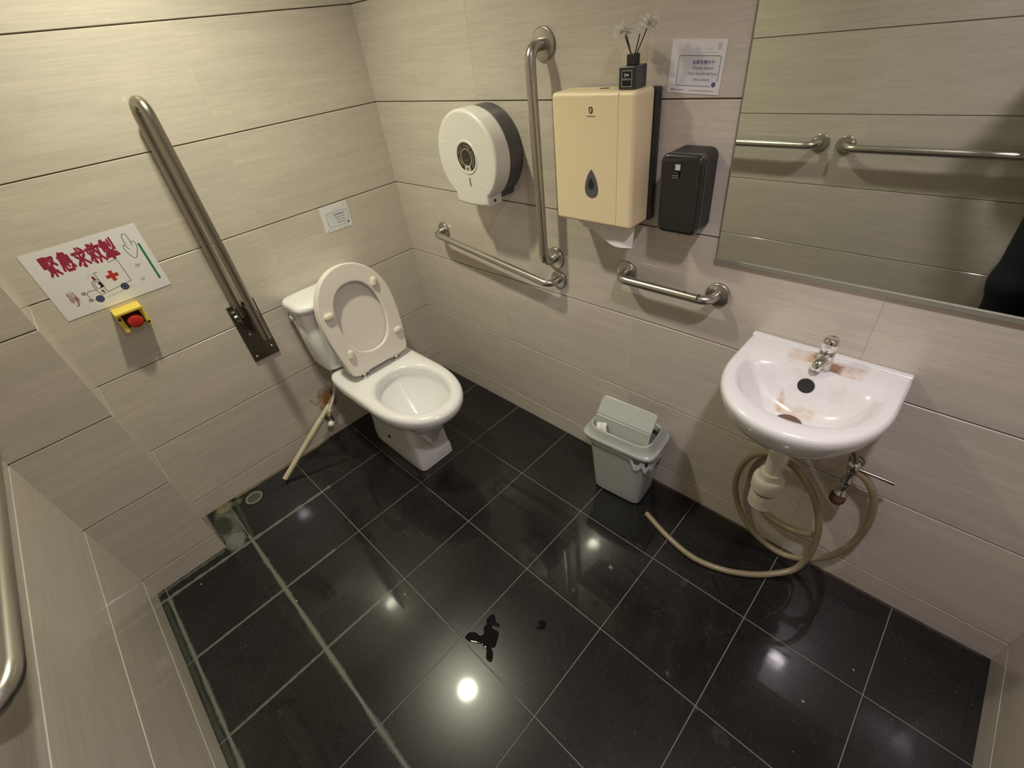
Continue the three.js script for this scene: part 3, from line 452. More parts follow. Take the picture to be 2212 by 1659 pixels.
// ---------------------------------------------------------------- jumbo roll dispenser
{
  const c = [0.637, 1.141], o = thing('toilet_roll_dispenser', 'round white jumbo toilet roll dispenser with a grey back on the wall', 'dispenser', [c[0], c[1], 0]);
  const drum = (r, ch, z0, z1, b) => { const s = new THREE.Shape(); const a0 = -Math.PI / 2 - 0.62, a1 = -Math.PI / 2 + 0.62; s.absarc(0, 0, r, a1, a0 + Math.PI * 2, false); s.lineTo(-0.078 * r / 0.14, -ch); s.quadraticCurveTo(0, -ch - 0.012, 0.078 * r / 0.14, -ch); s.closePath(); const g = new THREE.ExtrudeGeometry(s, { depth: z1 - z0 - 2 * b, bevelEnabled: true, bevelThickness: b, bevelSize: b, bevelOffset: -b, bevelSegments: 5, curveSegments: 64 }); g.translate(0, 0, z0 + b); return g; };
  part('back_shell', drum(0.134, 0.126, 0.0004, 0.058, 0.004), M.greyPlastic, o, 'dark grey back half');
  const cover = part('front_cover', drum(0.1360, 0.139, 0.056, 0.122, 0.010), M.whitePlastic, o, 'glossy white front cover');
  const f = 0.1218;
  part('badge_ring', along(lathe([[0.043, 0], [0.044, 0.0018], [0.0485, 0.0022], [0.050, 0]], 48), [0.004, 0.004, f], [0, 0, 1]), M.whitePlastic, cover);
  const bt = canvas(512, 512, (g) => { g.fillStyle = '#cfcab6'; g.fillRect(0, 0, 512, 512); g.translate(256, 256); g.fillStyle = '#2c2a1e'; g.beginPath(); g.arc(0, 0, 244, 0, 7); g.fill(); g.fillStyle = '#d2cdbb'; g.beginPath(); g.moveTo(-66, 130); g.lineTo(66, 130); g.lineTo(96, 250); g.lineTo(-96, 250); g.fill(); g.fillStyle = '#d8d3c0'; g.beginPath(); g.arc(0, 0, 150, 0, 7); g.fill(); g.fillStyle = '#3b382b'; g.beginPath(); g.arc(0, 0, 138, 0, 7); g.fill(); g.fillStyle = '#141310'; g.fillRect(-16, -34, 32, 52); g.fillStyle = '#77736a'; g.fillRect(-20, 40, 40, 12); g.fillStyle = '#6d6570'; g.fillRect(-34, 172, 68, 44);
    g.fillStyle = '#b9b29a'; g.font = 'bold 44px sans-serif'; g.textAlign = 'center'; const t = 'JUMBO TOILET TISSUE DISPENSER'; [...t].forEach((ch, i) => { g.save(); g.rotate((i - (t.length - 1) / 2) * 0.171); g.fillText(ch, 0, -180); g.restore(); }); });
  const bg = new THREE.CircleGeometry(0.044, 48); bg.translate(0.004, 0.004, f + 0.0009); part('badge', bg, phy({ map: bt, roughness: 0.35 }), cover, 'round dark badge with lettering');
  part('level_slot', rbox(0.002, 0.0075, -0.082, -0.056, f - 0.001, f + 0.0006, 0.0005, 1), M.greyPlastic, cover);
  for (const [a, b, r, x, y] of [[3.6, 5.4, 0.034, -0.088, 0.075], [3.9, 5.3, 0.036, 0.078, 0.078], [0.7, 2.3, 0.036, 0.058, -0.112], [0.9, 2.2, 0.034, -0.062, -0.108]]) { const P = []; for (let k = 0; k <= 14; k++) { const t = a + (b - a) * k / 14; P.push(V(x + r * Math.cos(t), y + r * Math.sin(t), f - 0.0004)); } part('moulded_arc', sweep(P, t => 0.0012 * Math.sin(Math.PI * Math.min(0.98, Math.max(0.02, t))) + 0.0002, 8), M.whitePlastic, cover); }
  part('lock', along(cyl(0.0045, 0.0045, 0.003), [0.079, -0.125, 0.094], [1, -0.2, 0]), M.dark, o);
}
// ---------------------------------------------------------------- paper towel dispenser and towel
{
  const o = thing('towel_dispenser', 'cream plastic paper towel dispenser with a teardrop window', 'dispenser', [0, 0, 0]);
  part('back_plate_shadow', rbox(0.992, 1.231, 1.0035, 1.306, 0.0002, 0.022, 0.006), M.darkPlastic, o, 'dark back plate, mostly shadow built as a dark strip');  // mostly the shadow beside the cover, built as a dark plate
  const cover = part('cover', rbox(0.984, 1.224, 1.003, 1.310, 0.021, 0.1065, 0.010, 5), M.beige, o);
  part('seam', box(1.1805, 1.1813, 1.006, 1.307, 0.100, 0.10675), std({ color: lin(0.45, 0.36, 0.22), roughness: 0.6 }), cover);
  const td = new THREE.Shape(); td.moveTo(0, 0.034); td.bezierCurveTo(0.010, 0.026, 0.0195, 0.002, 0.0195, -0.013); td.bezierCurveTo(0.0195, -0.040, -0.0195, -0.040, -0.0195, -0.013); td.bezierCurveTo(-0.0195, 0.002, -0.010, 0.026, 0, 0.034);
  const tg = new THREE.ExtrudeGeometry(td, { depth: 0.0006, bevelEnabled: true, bevelThickness: 0.0012, bevelSize: 0.0012, bevelSegments: 3, curveSegments: 20 }); tg.translate(1.105, 1.1065, 0.1062);
  const win = part('window', tg, M.smoke, cover, 'smoky teardrop window');
  const ti = new THREE.Shape(); ti.moveTo(0, 0.014); ti.bezierCurveTo(0.005, 0.01, 0.0095, 0, 0.0095, -0.006); ti.bezierCurveTo(0.0095, -0.018, -0.0095, -0.018, -0.0095, -0.006); ti.bezierCurveTo(-0.0095, 0, -0.005, 0.01, 0, 0.014);
  const tj = new THREE.ShapeGeometry(ti, 16); tj.translate(1.105, 1.108, 0.1082); part('inner_window', tj, M.dark, win);
  const lt = canvas(256, 192, g => { g.clearRect(0, 0, 256, 192); g.fillStyle = '#3c3830'; g.beginPath(); g.ellipse(128, 62, 40, 48, 0, 0, 7); g.fill(); g.globalCompositeOperation = 'destination-out'; g.beginPath(); g.ellipse(118, 60, 12, 34, 0.25, 0, 7); g.fill(); g.beginPath(); g.ellipse(138, 66, 7, 28, 0.3, 0, 7); g.fill(); g.globalCompositeOperation = 'source-over'; g.fillStyle = '#3c3830'; g.beginPath(); g.ellipse(131, 64, 5, 26, 0.3, 0, 7); g.fill(); g.fillRect(94, 16, 10, 50); g.font = 'bold 25px sans-serif'; g.textAlign = 'center'; g.fillText('CHUANGDIAN', 128, 152); });
  const lg = new THREE.PlaneGeometry(0.040, 0.030); lg.translate(1.105, 1.268, 0.1068); part('logo', lg, std({ map: lt, transparent: true, roughness: 0.6 }), cover, 'small dark printed emblem');
  part('lock', (() => { const g = rbox(1.098, 1.122, 1.3095, 1.3108, 0.052, 0.062, 0.0005, 1); return g; })(), M.dark, cover);
}
{
  const o = thing('paper_towel', 'white paper towel hanging out below the cream towel dispenser', 'paper towel', [0, 0, 0]);
  const g = new THREE.PlaneGeometry(0.165, 0.085, 24, 10), p = g.attributes.position;
  for (let i = 0; i < p.count; i++) { const x = p.getX(i), y = p.getY(i); const t = (0.0425 - y) / 0.085; p.setXYZ(i, 1.128 + x, 1.0025 - t * (0.048 + 0.018 * Math.sin(x * 26 + 0.9) * 0.6 + 0.012 * (x / 0.08)), 0.060 + 0.01 * t + 0.006 * Math.sin(x * 40) * t); }
  g.computeVertexNormals(); part('towel_sheet', g, M.paper, o);
  const g2 = new THREE.PlaneGeometry(0.016, 0.03, 2, 4); g2.rotateZ(0.25); g2.translate(1.025, 0.992, 0.05); part('torn_scrap', g2, M.paper, o);
}
// ---------------------------------------------------------------- reed diffuser
{
  const o = thing('reed_diffuser', 'black square reed diffuser bottle with white flowers on the towel dispenser', 'diffuser', [1.190, 1.3102, 0.066]);
  part('bottle', rbox(-0.021, 0.021, 0, 0.044, -0.024, 0.024, 0.0028, 4), M.blackGloss, o);
  part('collar', rbox(-0.0105, 0.0105, 0.0438, 0.064, -0.0105, 0.0105, 0.0015), M.blackMatte, o);
  const lt = canvas(256, 288, g => { g.fillStyle = '#0d0c0e'; g.fillRect(0, 0, 256, 288); g.strokeStyle = '#c9c6cc'; g.lineWidth = 9; g.strokeRect(8, 8, 240, 272); g.fillStyle = '#f1eff2'; g.textAlign = 'center'; g.font = 'bold 66px serif'; g.fillText('Jim', 124, 98); g.fillStyle = '#c4c1c6'; g.font = 'bold 48px serif'; g.fillText('Bel&Gov', 128, 168, 206); g.fillStyle = '#8c8a90'; g.font = '26px sans-serif'; g.fillText('·····', 128, 220); });
  const lg = new THREE.PlaneGeometry(0.0265, 0.031); lg.translate(0, 0.021, 0.02425); part('label', lg, phy({ map: lt, roughness: 0.3 }), o, 'black label with silver frame');
  const ends = [[-0.027, 0.100, -0.004], [-0.019, 0.101, 0.002], [0.030, 0.106, 0.0], [0.016, 0.098, 0.004]];
  for (const [x, y, z] of ends) part('reed', sweep([V(x * 0.06, 0.052, z * 0.3), V(x, y, z)], () => 0.0012, 8), M.reed, o);
  for (const [x, y, z] of [[-0.029, 0.103, -0.003], [0.033, 0.110, 0.0]]) {
    const pet = [], dir = V(x, y - 0.05, z).normalize();
    for (let k = 0; k < 130; k++) {
      const up = rnd() * 1.5 - 0.35, a = rnd() * 6.283, d = V(Math.cos(a), 0, Math.sin(a)).multiplyScalar(Math.cos(up)).addScaledVector(dir, Math.sin(up)).normalize(), L = 0.012 + rnd() * 0.013;
      const s = d.clone().cross(V(rnd() - 0.5, rnd() - 0.5, rnd() - 0.5)).normalize().multiplyScalar(0.0016 + rnd() * 0.0016), c = V(x, y, z), mid = c.clone().addScaledVector(d, L * 0.6).addScaledVector(dir, 0.001), tip = c.clone().addScaledVector(d, L).addScaledVector(V(0, -1, 0), 0.002 * rnd());
      const g = new THREE.BufferGeometry(); const q = [c, mid.clone().sub(s), mid.clone().add(s), mid.clone().sub(s), tip.clone().sub(s.clone().multiplyScalar(0.7)), mid.clone().add(s), mid.clone().add(s), tip.clone().sub(s.clone().multiplyScalar(0.7)), tip.clone().add(s.clone().multiplyScalar(0.7))];
      g.setAttribute('position', new THREE.Float32BufferAttribute(q.flatMap(v => [v.x, v.y, v.z]), 3)); g.setAttribute('uv', new THREE.Float32BufferAttribute(new Array(18).fill(0), 2)); g.computeVertexNormals(); pet.push(g);
    }
    part('flower', mergeGeometries(pet), M.flower, o, 'white paper flower with thin petals');
  }
}
// ---------------------------------------------------------------- soap dispenser
{
  const o = thing('soap_dispenser', 'black wall soap dispenser with a small white label beside the mirror', 'dispenser', [1.333, 1.0935, 0]);
  const shell = (w, h, r, z0, z1, b) => { const s = new THREE.Shape(), a = w / 2, c = h / 2; s.moveTo(-a + r, -c); s.lineTo(a - r, -c); s.quadraticCurveTo(a, -c, a, -c + r); s.lineTo(a, c - r); s.quadraticCurveTo(a, c, a - r, c); s.lineTo(-a + r, c); s.quadraticCurveTo(-a, c, -a, c - r); s.lineTo(-a, -c + r); s.quadraticCurveTo(-a, -c, -a + r, -c); const g = new THREE.ExtrudeGeometry(s, { depth: z1 - z0 - 2 * b, bevelEnabled: true, bevelThickness: b, bevelSize: b, bevelOffset: -b, bevelSegments: 4, curveSegments: 12 }); g.translate(0, 0, z0 + b); return g; };
  part('body', shell(0.096, 0.184, 0.022, 0.0004, 0.062, 0.002), M.blackMatte, o);
  const f = part('front_cover', (() => { const g = shell(0.102, 0.182, 0.02, 0.052, 0.080, 0.008), p = g.attributes.position; for (let i = 0; i < p.count; i++) if (p.getZ(i) > 0.064) { const y = p.getY(i); p.setZ(i, p.getZ(i) + 0.006 * (1 - (y / 0.093) ** 2) - 0.004 * (y < -0.02 ? ((-0.02 - y) / 0.07) ** 2 : 0)); } g.computeVertexNormals(); return g; })(), M.blackGloss, o, 'glossy black push cover');
  const l1 = new THREE.PlaneGeometry(0.0125, 0.0125); l1.translate(-0.006, 0.0645, 0.0840); part('label', l1, std({ color: lin(0.58, 0.64, 0.66), roughness: 0.5 }), f, 'small pale square label');
  const gt = canvas(128, 112, g => { g.fillStyle = '#101010'; g.fillRect(0, 0, 128, 112); g.fillStyle = '#8f8f8c'; for (let j = 0; j < 3; j++) for (let i = 0; i < 3; i++) if (j) g.fillRect(8 + i * 42, 16 + j * 34, 26, 20); g.fillRect(20, 8, 90, 8); });
  const l2 = new THREE.PlaneGeometry(0.0165, 0.0155); l2.translate(-0.0095, 0.0475, 0.0852); part('print', l2, std({ map: gt, roughness: 0.5 }), f);
  part('spout', along(cyl(0.006, 0.004, 0.010), [0, -0.100, 0.05], [0, 1, 0]), M.blackMatte, o);
}
// ---------------------------------------------------------------- mirror
{
  const o = thing('wall_mirror', 'large frameless wall mirror above the washbasin', 'mirror', [0, 0, 0]);
  part('glass', box(1.4165, 2.255, 0.934, 1.86, 0.0016, 0.0062), M.mirror, o);
  part('edge', join([box(1.4145, 1.4168, 0.930, 1.862, 0.0004, 0.0064), box(2.2545, 2.257, 0.930, 1.862, 0.0004, 0.0064), box(1.4145, 2.257, 1.8595, 1.862, 0.0004, 0.0064)]), M.mirrorEdge, o);
  part('bottom_channel', rbox(1.413, 2.258, 0.9225, 0.9345, 0.0004, 0.010, 0.0015), M.channel, o, 'grey strip along the bottom edge');
}
// ---------------------------------------------------------------- washbasin
{
  const xc = 1.712, o = thing('washbasin', 'small white wall-hung washbasin with rust stains under the mirror', 'washbasin', [0, 0, 0]);
  const R = (y, z0, z1, zm, hw, nb, nf) => ring(y, z0, z1, zm, hw, nb, nf, xc, true, 80);
  part('shell', loft([R(0.6445, 0.115, 0.215, 0.16, 0.05, 2.5, 2), R(0.6465, 0.07, 0.25, 0.155, 0.09, 3, 2), R(0.654, 0.03, 0.280, 0.15, 0.119, 4, 2), R(0.668, 0.004, 0.301, 0.14, 0.139, 8, 2.05), R(0.684, 0.001, 0.315, 0.135, 0.150, 12, 2.1), R(0.704, 0.001, 0.326, 0.13, 0.160, 14, 2.12), R(0.724, 0.001, 0.333, 0.13, 0.1667, 16, 2.15), R(0.736, 0.001, 0.3365, 0.13, 0.1700, 18, 2.15), R(0.746, 0.001, 0.3365, 0.13, 0.1703, 18, 2.15), R(0.7525, 0.0012, 0.333, 0.13, 0.1675, 18, 2.15), R(0.755, 0.002, 0.327, 0.13, 0.163, 18, 2.15)], { capA: true, capB: false, flip: true }), M.porcelain, o);
  const stain = canvas(1024, 1024, (g, w, h) => {
    g.fillStyle = '#efeeee'; g.fillRect(0, 0, w, h);
    // x: 1.54..1.885, canvas row: z 0..0.345
    const at = (x, z) => [(x - 1.54) / 0.345 * w, z / 0.345 * h];
    const smear = (x0, z0, x1, z1, wd, n, c, a) => { for (let i = 0; i < n; i++) { const t = rnd(), q = (rnd() * 2 - 1), [px, py] = at(x0 + (x1 - x0) * t, z0 + (z1 - z0) * t + q * wd); g.fillStyle = `rgba(${c[0] + rnd() * 30 - 15},${c[1] + rnd() * 26 - 13},${c[2] + rnd() * 20 - 10},${a * 0.7 * (0.4 + rnd())})`; g.beginPath(); g.ellipse(px, py, 6 + rnd() * 20, 3 + rnd() * 9, 0.02 * (rnd() - 0.5), 0, 7); g.fill(); } };
    smear(1.645, 0.046, 1.725, 0.044, 0.022, 900, [198, 152, 108], 0.045); smear(1.685, 0.042, 1.73, 0.042, 0.020, 600, [172, 112, 64], 0.055); smear(1.65, 0.078, 1.72, 0.084, 0.022, 420, [208, 176, 146], 0.035);
    smear(1.735, 0.056, 1.80, 0.054, 0.022, 620, [190, 134, 98], 0.045); smear(1.735, 0.058, 1.757, 0.058, 0.014, 300, [128, 78, 48], 0.08); smear(1.76, 0.085, 1.79, 0.09, 0.03, 200, [214, 186, 168], 0.035);
    smear(1.672, 0.146, 1.745, 0.142, 0.012, 360, [200, 154, 90], 0.05); smear(1.668, 0.130, 1.682, 0.15, 0.014, 160, [186, 132, 76], 0.05); smear(1.60, 0.15, 1.82, 0.17, 0.09, 1400, [214, 206, 186], 0.05);
    for (let i = 0; i < 60; i++) { const [px, py] = at(1.738 + rnd() * 0.02, 0.064 + rnd() * 0.012); g.fillStyle = `rgba(60,34,20,${0.2 + rnd() * 0.4})`; g.fillRect(px, py, 4 + rnd() * 10, 1 + rnd() * 2); }
  });
  const uv = p => [(p[0] - 1.54) / 0.345, 1 - p[2] / 0.345];
  part('bowl', loft([R(0.755, 0.002, 0.327, 0.13, 0.163, 18, 2.15), R(0.7558, 0.012, 0.314, 0.13, 0.155, 12, 2.15), R(0.7550, 0.055, 0.296, 0.135, 0.146, 6, 2.15), R(0.752, 0.084, 0.286, 0.145, 0.139, 4, 2.15), R(0.745, 0.096, 0.280, 0.15, 0.133, 3.2, 2.15), R(0.727, 0.105, 0.274, 0.155, 0.126, 3, 2.1), R(0.706, 0.113, 0.266, 0.16, 0.114, 2.7, 2.1), R(0.686, 0.122, 0.254, 0.165, 0.097, 2.5, 2), R(0.671, 0.132, 0.238, 0.17, 0.075, 2.3, 2), R(0.661, 0.143, 0.218, 0.172, 0.05, 2.1, 2), R(0.657, 0.150, 0.200, 0.174, 0.027, 2, 2)], { capA: false, capB: true, flip: true, uv }), phy({ map: stain, roughness: 0.22, clearcoat: 1, clearcoatRoughness: 0.06 }), o, 'basin hollow with orange rust smears');
  part('back_ledge', rbox(xc - 0.1685, xc + 0.1685, 0.744, 0.7605, 0.0012, 0.020, 0.005, 4), M.porcelain, o);
  part('overflow', along(lathe([[0, 0.0], [0.0165, 0.0], [0.0175, 0.0016], [0.0155, 0.0022], [0.014, 0.0010], [0, 0.0008]], 36), [1.7085, 0.7195, 0.1075], [0, 0.36, 1]), M.dark, o, 'round overflow hole with its inner shade painted dark');  // shallow disc coloured dark for the shade inside the hole
  part('drain', lathe([[0, 0.0055], [0.008, 0.005], [0.02, 0.004], [0.028, 0.001], [0.028, 0], [0, 0]], 40).translate(1.7095, 0.6575, 0.180), M.brown, o, 'brown rusty drain plug');
}
{
  const o = thing('basin_faucet', 'short chrome push tap standing on the washbasin', 'faucet', [1.7205, 0.7552, 0.066]);
  part('base', lathe([[0, 0], [0.020, 0], [0.020, 0.003], [0.0175, 0.007], [0.016, 0.022], [0.016, 0.034], [0.016, 0.040], [0, 0.041]], 40), M.chrome, o);
  part('spout', sweep([V(0, 0.020, 0.006), V(-0.002, 0.023, 0.012), V(-0.004, 0.022, 0.019), V(-0.006, 0.018, 0.026), V(-0.007, 0.012, 0.0295), V(-0.0075, 0.006, 0.0305)], t => 0.0130 - 0.0025 * t, 20), M.chrome, o);
  part('aerator', along(cyl(0.010, 0.0095, 0.005), [-0.0075, 0.0025, 0.0305], [0, 1, 0]), M.steelDull, o);
  part('handle', lathe([[0, 0.039], [0.0135, 0.039], [0.0125, 0.044], [0.0155, 0.049], [0.0168, 0.060], [0.0160, 0.070], [0.0130, 0.0765], [0.008, 0.078], [0.007, 0.0765], [0, 0.0765]], 40), M.chrome, o, 'round chrome push knob');
}
{
  const o = thing('bottle_trap', 'white plastic bottle trap hanging under the washbasin', 'drain trap', [1.708, 0, 0.168]);
  part('tail_pipe', lathe([[0, 0.47], [0.0185, 0.47], [0.0185, 0.628], [0.023, 0.630], [0.023, 0.6442], [0, 0.6442]], 32), M.trap, o);
  part('cup', lathe([[0, 0.340], [0.022, 0.341], [0.031, 0.346], [0.0342, 0.356], [0.0342, 0.404], [0.0325, 0.406], [0.0325, 0.413], [0.0375, 0.415], [0.038, 0.444], [0.0355, 0.455], [0.029, 0.459], [0, 0.459]], 40), M.trap, o);
  part('collar_nut', (() => { const g = new THREE.CylinderGeometry(0.0265, 0.0285, 0.020, 8); g.translate(0, 0.468, 0); return g; })(), M.trap, o);
  part('seal_ring', lathe([[0.0326, 0.4055], [0.0336, 0.4095], [0.0326, 0.4135]], 36), M.dark, o);
  part('outlet_pipe', along(cyl(0.0165, 0.0165, 0.166, 28), [0, 0.437, 0.0], [0, 0, -1]), M.trap, o);
}
{
  const o = thing('angle_valve', 'tarnished chrome shut-off valve with a thin lever under the washbasin', 'valve', [0, 0, 0]);
  const x = 1.856, z = 0.05;
  part('wall_rose', along(lathe([[0, 0], [0.018, 0], [0.016, 0.006], [0.010, 0.010], [0, 0.010]], 28), [x, 0.470, 0.0004], [0, 0, 1]), M.steelDull, o);
  part('inlet', along(cyl(0.009, 0.009, 0.046), [x, 0.470, 0.006], [0, 0, 1]), M.steelDull, o);
  part('body', lathe([[0, 0.386], [0.016, 0.387], [0.017, 0.393], [0.011, 0.399], [0.009, 0.41], [0.0095, 0.425], [0.0135, 0.432], [0.0135, 0.444], [0.009, 0.452], [0.009, 0.476], [0.0135, 0.482], [0.0135, 0.500], [0.009, 0.507], [0, 0.508]], 28).translate(x, 0, z), M.chrome, o);
  part('rusty_nut', lathe([[0, 0.352], [0.013, 0.353], [0.018, 0.360], [0.0195, 0.372], [0.017, 0.384], [0, 0.3865]], 10).translate(x - 0.002, 0, z), M.rust, o, 'dark red rusty end nut');
  part('supply_tube', tube([[x, 0.505, z], [x - 0.008, 0.53, z], [x - 0.03, 0.56, z + 0.005], [x - 0.06, 0.585, z + 0.008], [x - 0.09, 0.605, z + 0.01]], 0.0065, 40, 12), M.steelDull, o);
  part('lever', sweep([V(x + 0.010, 0.493, z + 0.004), V(x + 0.05, 0.4925, z + 0.004), V(x + 0.085, 0.492, z + 0.004)], () => 0.0042, 12), M.steelDull, o);
}
// ---------------------------------------------------------------- hose
{
  const o = thing('rubber_hose', 'long translucent tan hose coiled under the washbasin with its end across the floor', 'hose', [0, 0, 0]);
  const pts = [[1.848, 0.475, 0.052], [1.872, 0.478, 0.05], [1.908, 0.44, 0.044], [1.932, 0.36, 0.036], [1.936, 0.25, 0.030], [1.912, 0.14, 0.030], [1.862, 0.062, 0.034], [1.795, 0.024, 0.04], [1.715, 0.032, 0.034], [1.645, 0.095, 0.028], [1.606, 0.19, 0.026], [1.604, 0.29, 0.028], [1.635, 0.378, 0.034], [1.69, 0.418, 0.042], [1.745, 0.40, 0.046], [1.80, 0.345, 0.052], [1.840, 0.26, 0.056], [1.855, 0.165, 0.058], [1.852, 0.085, 0.066], [1.836, 0.034, 0.082], [1.80, 0.016, 0.115], [1.755, 0.0132, 0.153], [1.68, 0.0132, 0.197], [1.588, 0.0132, 0.219], [1.48, 0.0132, 0.200], [1.378, 0.0132, 0.163]];
  part('tube', tube(pts.map(p => [p[0], p[1] <= 0.0133 ? 0.0098 : p[1], p[2]]), 0.0094, 320, 16), M.hose, o);
  part('loop', tube([[1.668, 0.385, 0.020], [1.640, 0.32, 0.014], [1.638, 0.235, 0.013], [1.672, 0.158, 0.013], [1.735, 0.122, 0.014], [1.80, 0.128, 0.018], [1.842, 0.165, 0.030]], 0.0088, 120, 14), M.hose, o);
  part('open_end', along(cyl(0.0066, 0.0066, 0.0008, 16), [1.3777, 0.0098, 0.1629], [-0.93, 0, -0.36]), M.dark, o);
}
// ---------------------------------------------------------------- waste bin
{
  const o = thing('waste_bin', 'small grey plastic swing-lid waste bin standing by the wall', 'waste bin', [1.236, 0, 0.095], 0.07);
  const R = (y, w, d, n = 7) => ring(y, -w / 2, w / 2, 0, d / 2, n, n, 0);
  part('body', loft([R(0.006, 0.178, 0.125), R(0.010, 0.186, 0.132), R(0.05, 0.192, 0.134), R(0.25, 0.226, 0.142), R(0.252, 0.236, 0.150), R(0.266, 0.238, 0.151)], { capB: false }), M.binGrey, o);
  part('liner_bag', loft([R(0.218, 0.226, 0.146), R(0.222, 0.236, 0.152), R(0.232, 0.240, 0.154), R(0.246, 0.236, 0.152), R(0.256, 0.24, 0.153)].map((r, k) => r.map((p, i) => [p[0] * (1 + 0.018 * Math.sin(i * 1.7 + k * 2.1) + (p[0] > 0.07 ? 0.05 : -0.03)), p[1] + (p[0] > 0.06 ? -0.012 * (1 + Math.sin(i * 0.9)) : 0.02), p[2] * (1 + 0.012 * Math.sin(i * 2.3 + k))])), { capA: false, capB: false }), M.bag, o, 'translucent plastic bag edge');
  part('lid_frame', loft([R(0.266, 0.240, 0.150, 6), R(0.266, 0.270, 0.168, 6), R(0.272, 0.276, 0.171, 6), R(0.279, 0.276, 0.171, 6), R(0.283, 0.266, 0.163, 6), R(0.286, 0.250, 0.153, 5.5), R(0.305, 0.232, 0.142, 5), R(0.313, 0.228, 0.138, 5), R(0.315, 0.221, 0.132, 5), R(0.312, 0.212, 0.124, 5), R(0.288, 0.210, 0.122, 5)], { capA: false, capB: false }), M.binGrey, o);
  part('inside', loft([R(0.02, 0.17, 0.12), R(0.24, 0.215, 0.132)], { capA: true, capB: false, flip: true }), M.binGrey, o);
  // flap: shallow V-roofed plate swung open about its long axis
  const wing = (len, tilt, dz) => { const w = 0.102, r = 0.014, s = new THREE.Shape(); s.moveTo(-w, 0); s.lineTo(w, 0); s.lineTo(w, len - r); s.quadraticCurveTo(w, len, w - r, len); s.lineTo(-w + r, len); s.quadraticCurveTo(-w, len, -w, len - r); s.closePath(); const g = new THREE.ExtrudeGeometry(s, { depth: 0.003, bevelEnabled: true, bevelThickness: 0.002, bevelSize: 0.002, bevelOffset: -0.002, bevelSegments: 3, curveSegments: 8 }); g.translate(0, 0, dz); g.rotateX(tilt); return g; };
  const flap = part('flap', join([wing(0.068, -0.76, 0), wing(0.062, 2.86, -0.004)]), M.binGrey, o, 'grey swing flap standing half open');
  flap.position.set(0.002, 0.347, 0.026);
  part('tissue', (() => { const g = new THREE.PlaneGeometry(0.04, 0.035, 6, 4), p = g.attributes.position; for (let i = 0; i < p.count; i++) p.setZ(i, 0.004 * Math.sin(p.getX(i) * 160) + 0.003 * Math.cos(p.getY(i) * 200)); g.rotateX(-0.5); g.rotateZ(0.4); g.translate(-0.066, 0.314, 0.053); g.computeVertexNormals(); return g; })(), M.paper, o, 'white tissue poking out');
  for (const [x, z] of [[-0.07, 0.05], [0.07, 0.05], [-0.07, -0.05], [0.07, -0.05]]) part('foot', along(cyl(0.006, 0.005, 0.008), [x, 0, z], [0, 1, 0]), M.binGrey, o);
}
// ---------------------------------------------------------------- water on the floor
{
  const spill = (label, pts) => {
    const o = thing('water_puddle', label, 'water'); const s = new THREE.Shape(); const c = new THREE.CatmullRomCurve3(pts.map(p => V(p[0], p[1], 0)), true, 'centripetal'); c.getPoints(pts.length * 3).forEach((p, i) => i ? s.lineTo(p.x, -p.y) : s.moveTo(p.x, -p.y));
    const g = new THREE.ExtrudeGeometry(s, { depth: 0.0002, bevelEnabled: true, bevelThickness: 0.0008, bevelSize: 0.0032, bevelOffset: -0.0024, bevelSegments: 9 }); g.rotateX(-Math.PI / 2); g.translate(0, 0.0010, 0); part('film', g, M.water, o); return o;
  };
  spill('ragged puddle of spilled water in the middle of the black floor', [[1.191, 0.887], [1.19, 0.871], [1.207, 0.856], [1.221, 0.855], [1.228, 0.846], [1.222, 0.836], [1.213, 0.828], [1.213, 0.816], [1.204, 0.808], [1.202, 0.795], [1.208, 0.78], [1.224, 0.789], [1.233, 0.793], [1.243, 0.791], [1.248, 0.798], [1.236, 0.803], [1.228, 0.808], [1.236, 0.814], [1.257, 0.809], [1.271, 0.829], [1.279, 0.848], [1.272, 0.854], [1.283, 0.86], [1.291, 0.866], [1.3, 0.882], [1.286, 0.886], [1.279, 0.881], [1.273, 0.874], [1.264, 0.866], [1.252, 0.867], [1.243, 0.862], [1.238, 0.869], [1.223, 0.878], [1.208, 0.886]]);
  spill('tiny splash of water to the right of the ragged puddle', [[1.33, 0.703], [1.346, 0.691], [1.353, 0.698], [1.357, 0.709], [1.35, 0.718], [1.336, 0.723], [1.34, 0.714]]);
}
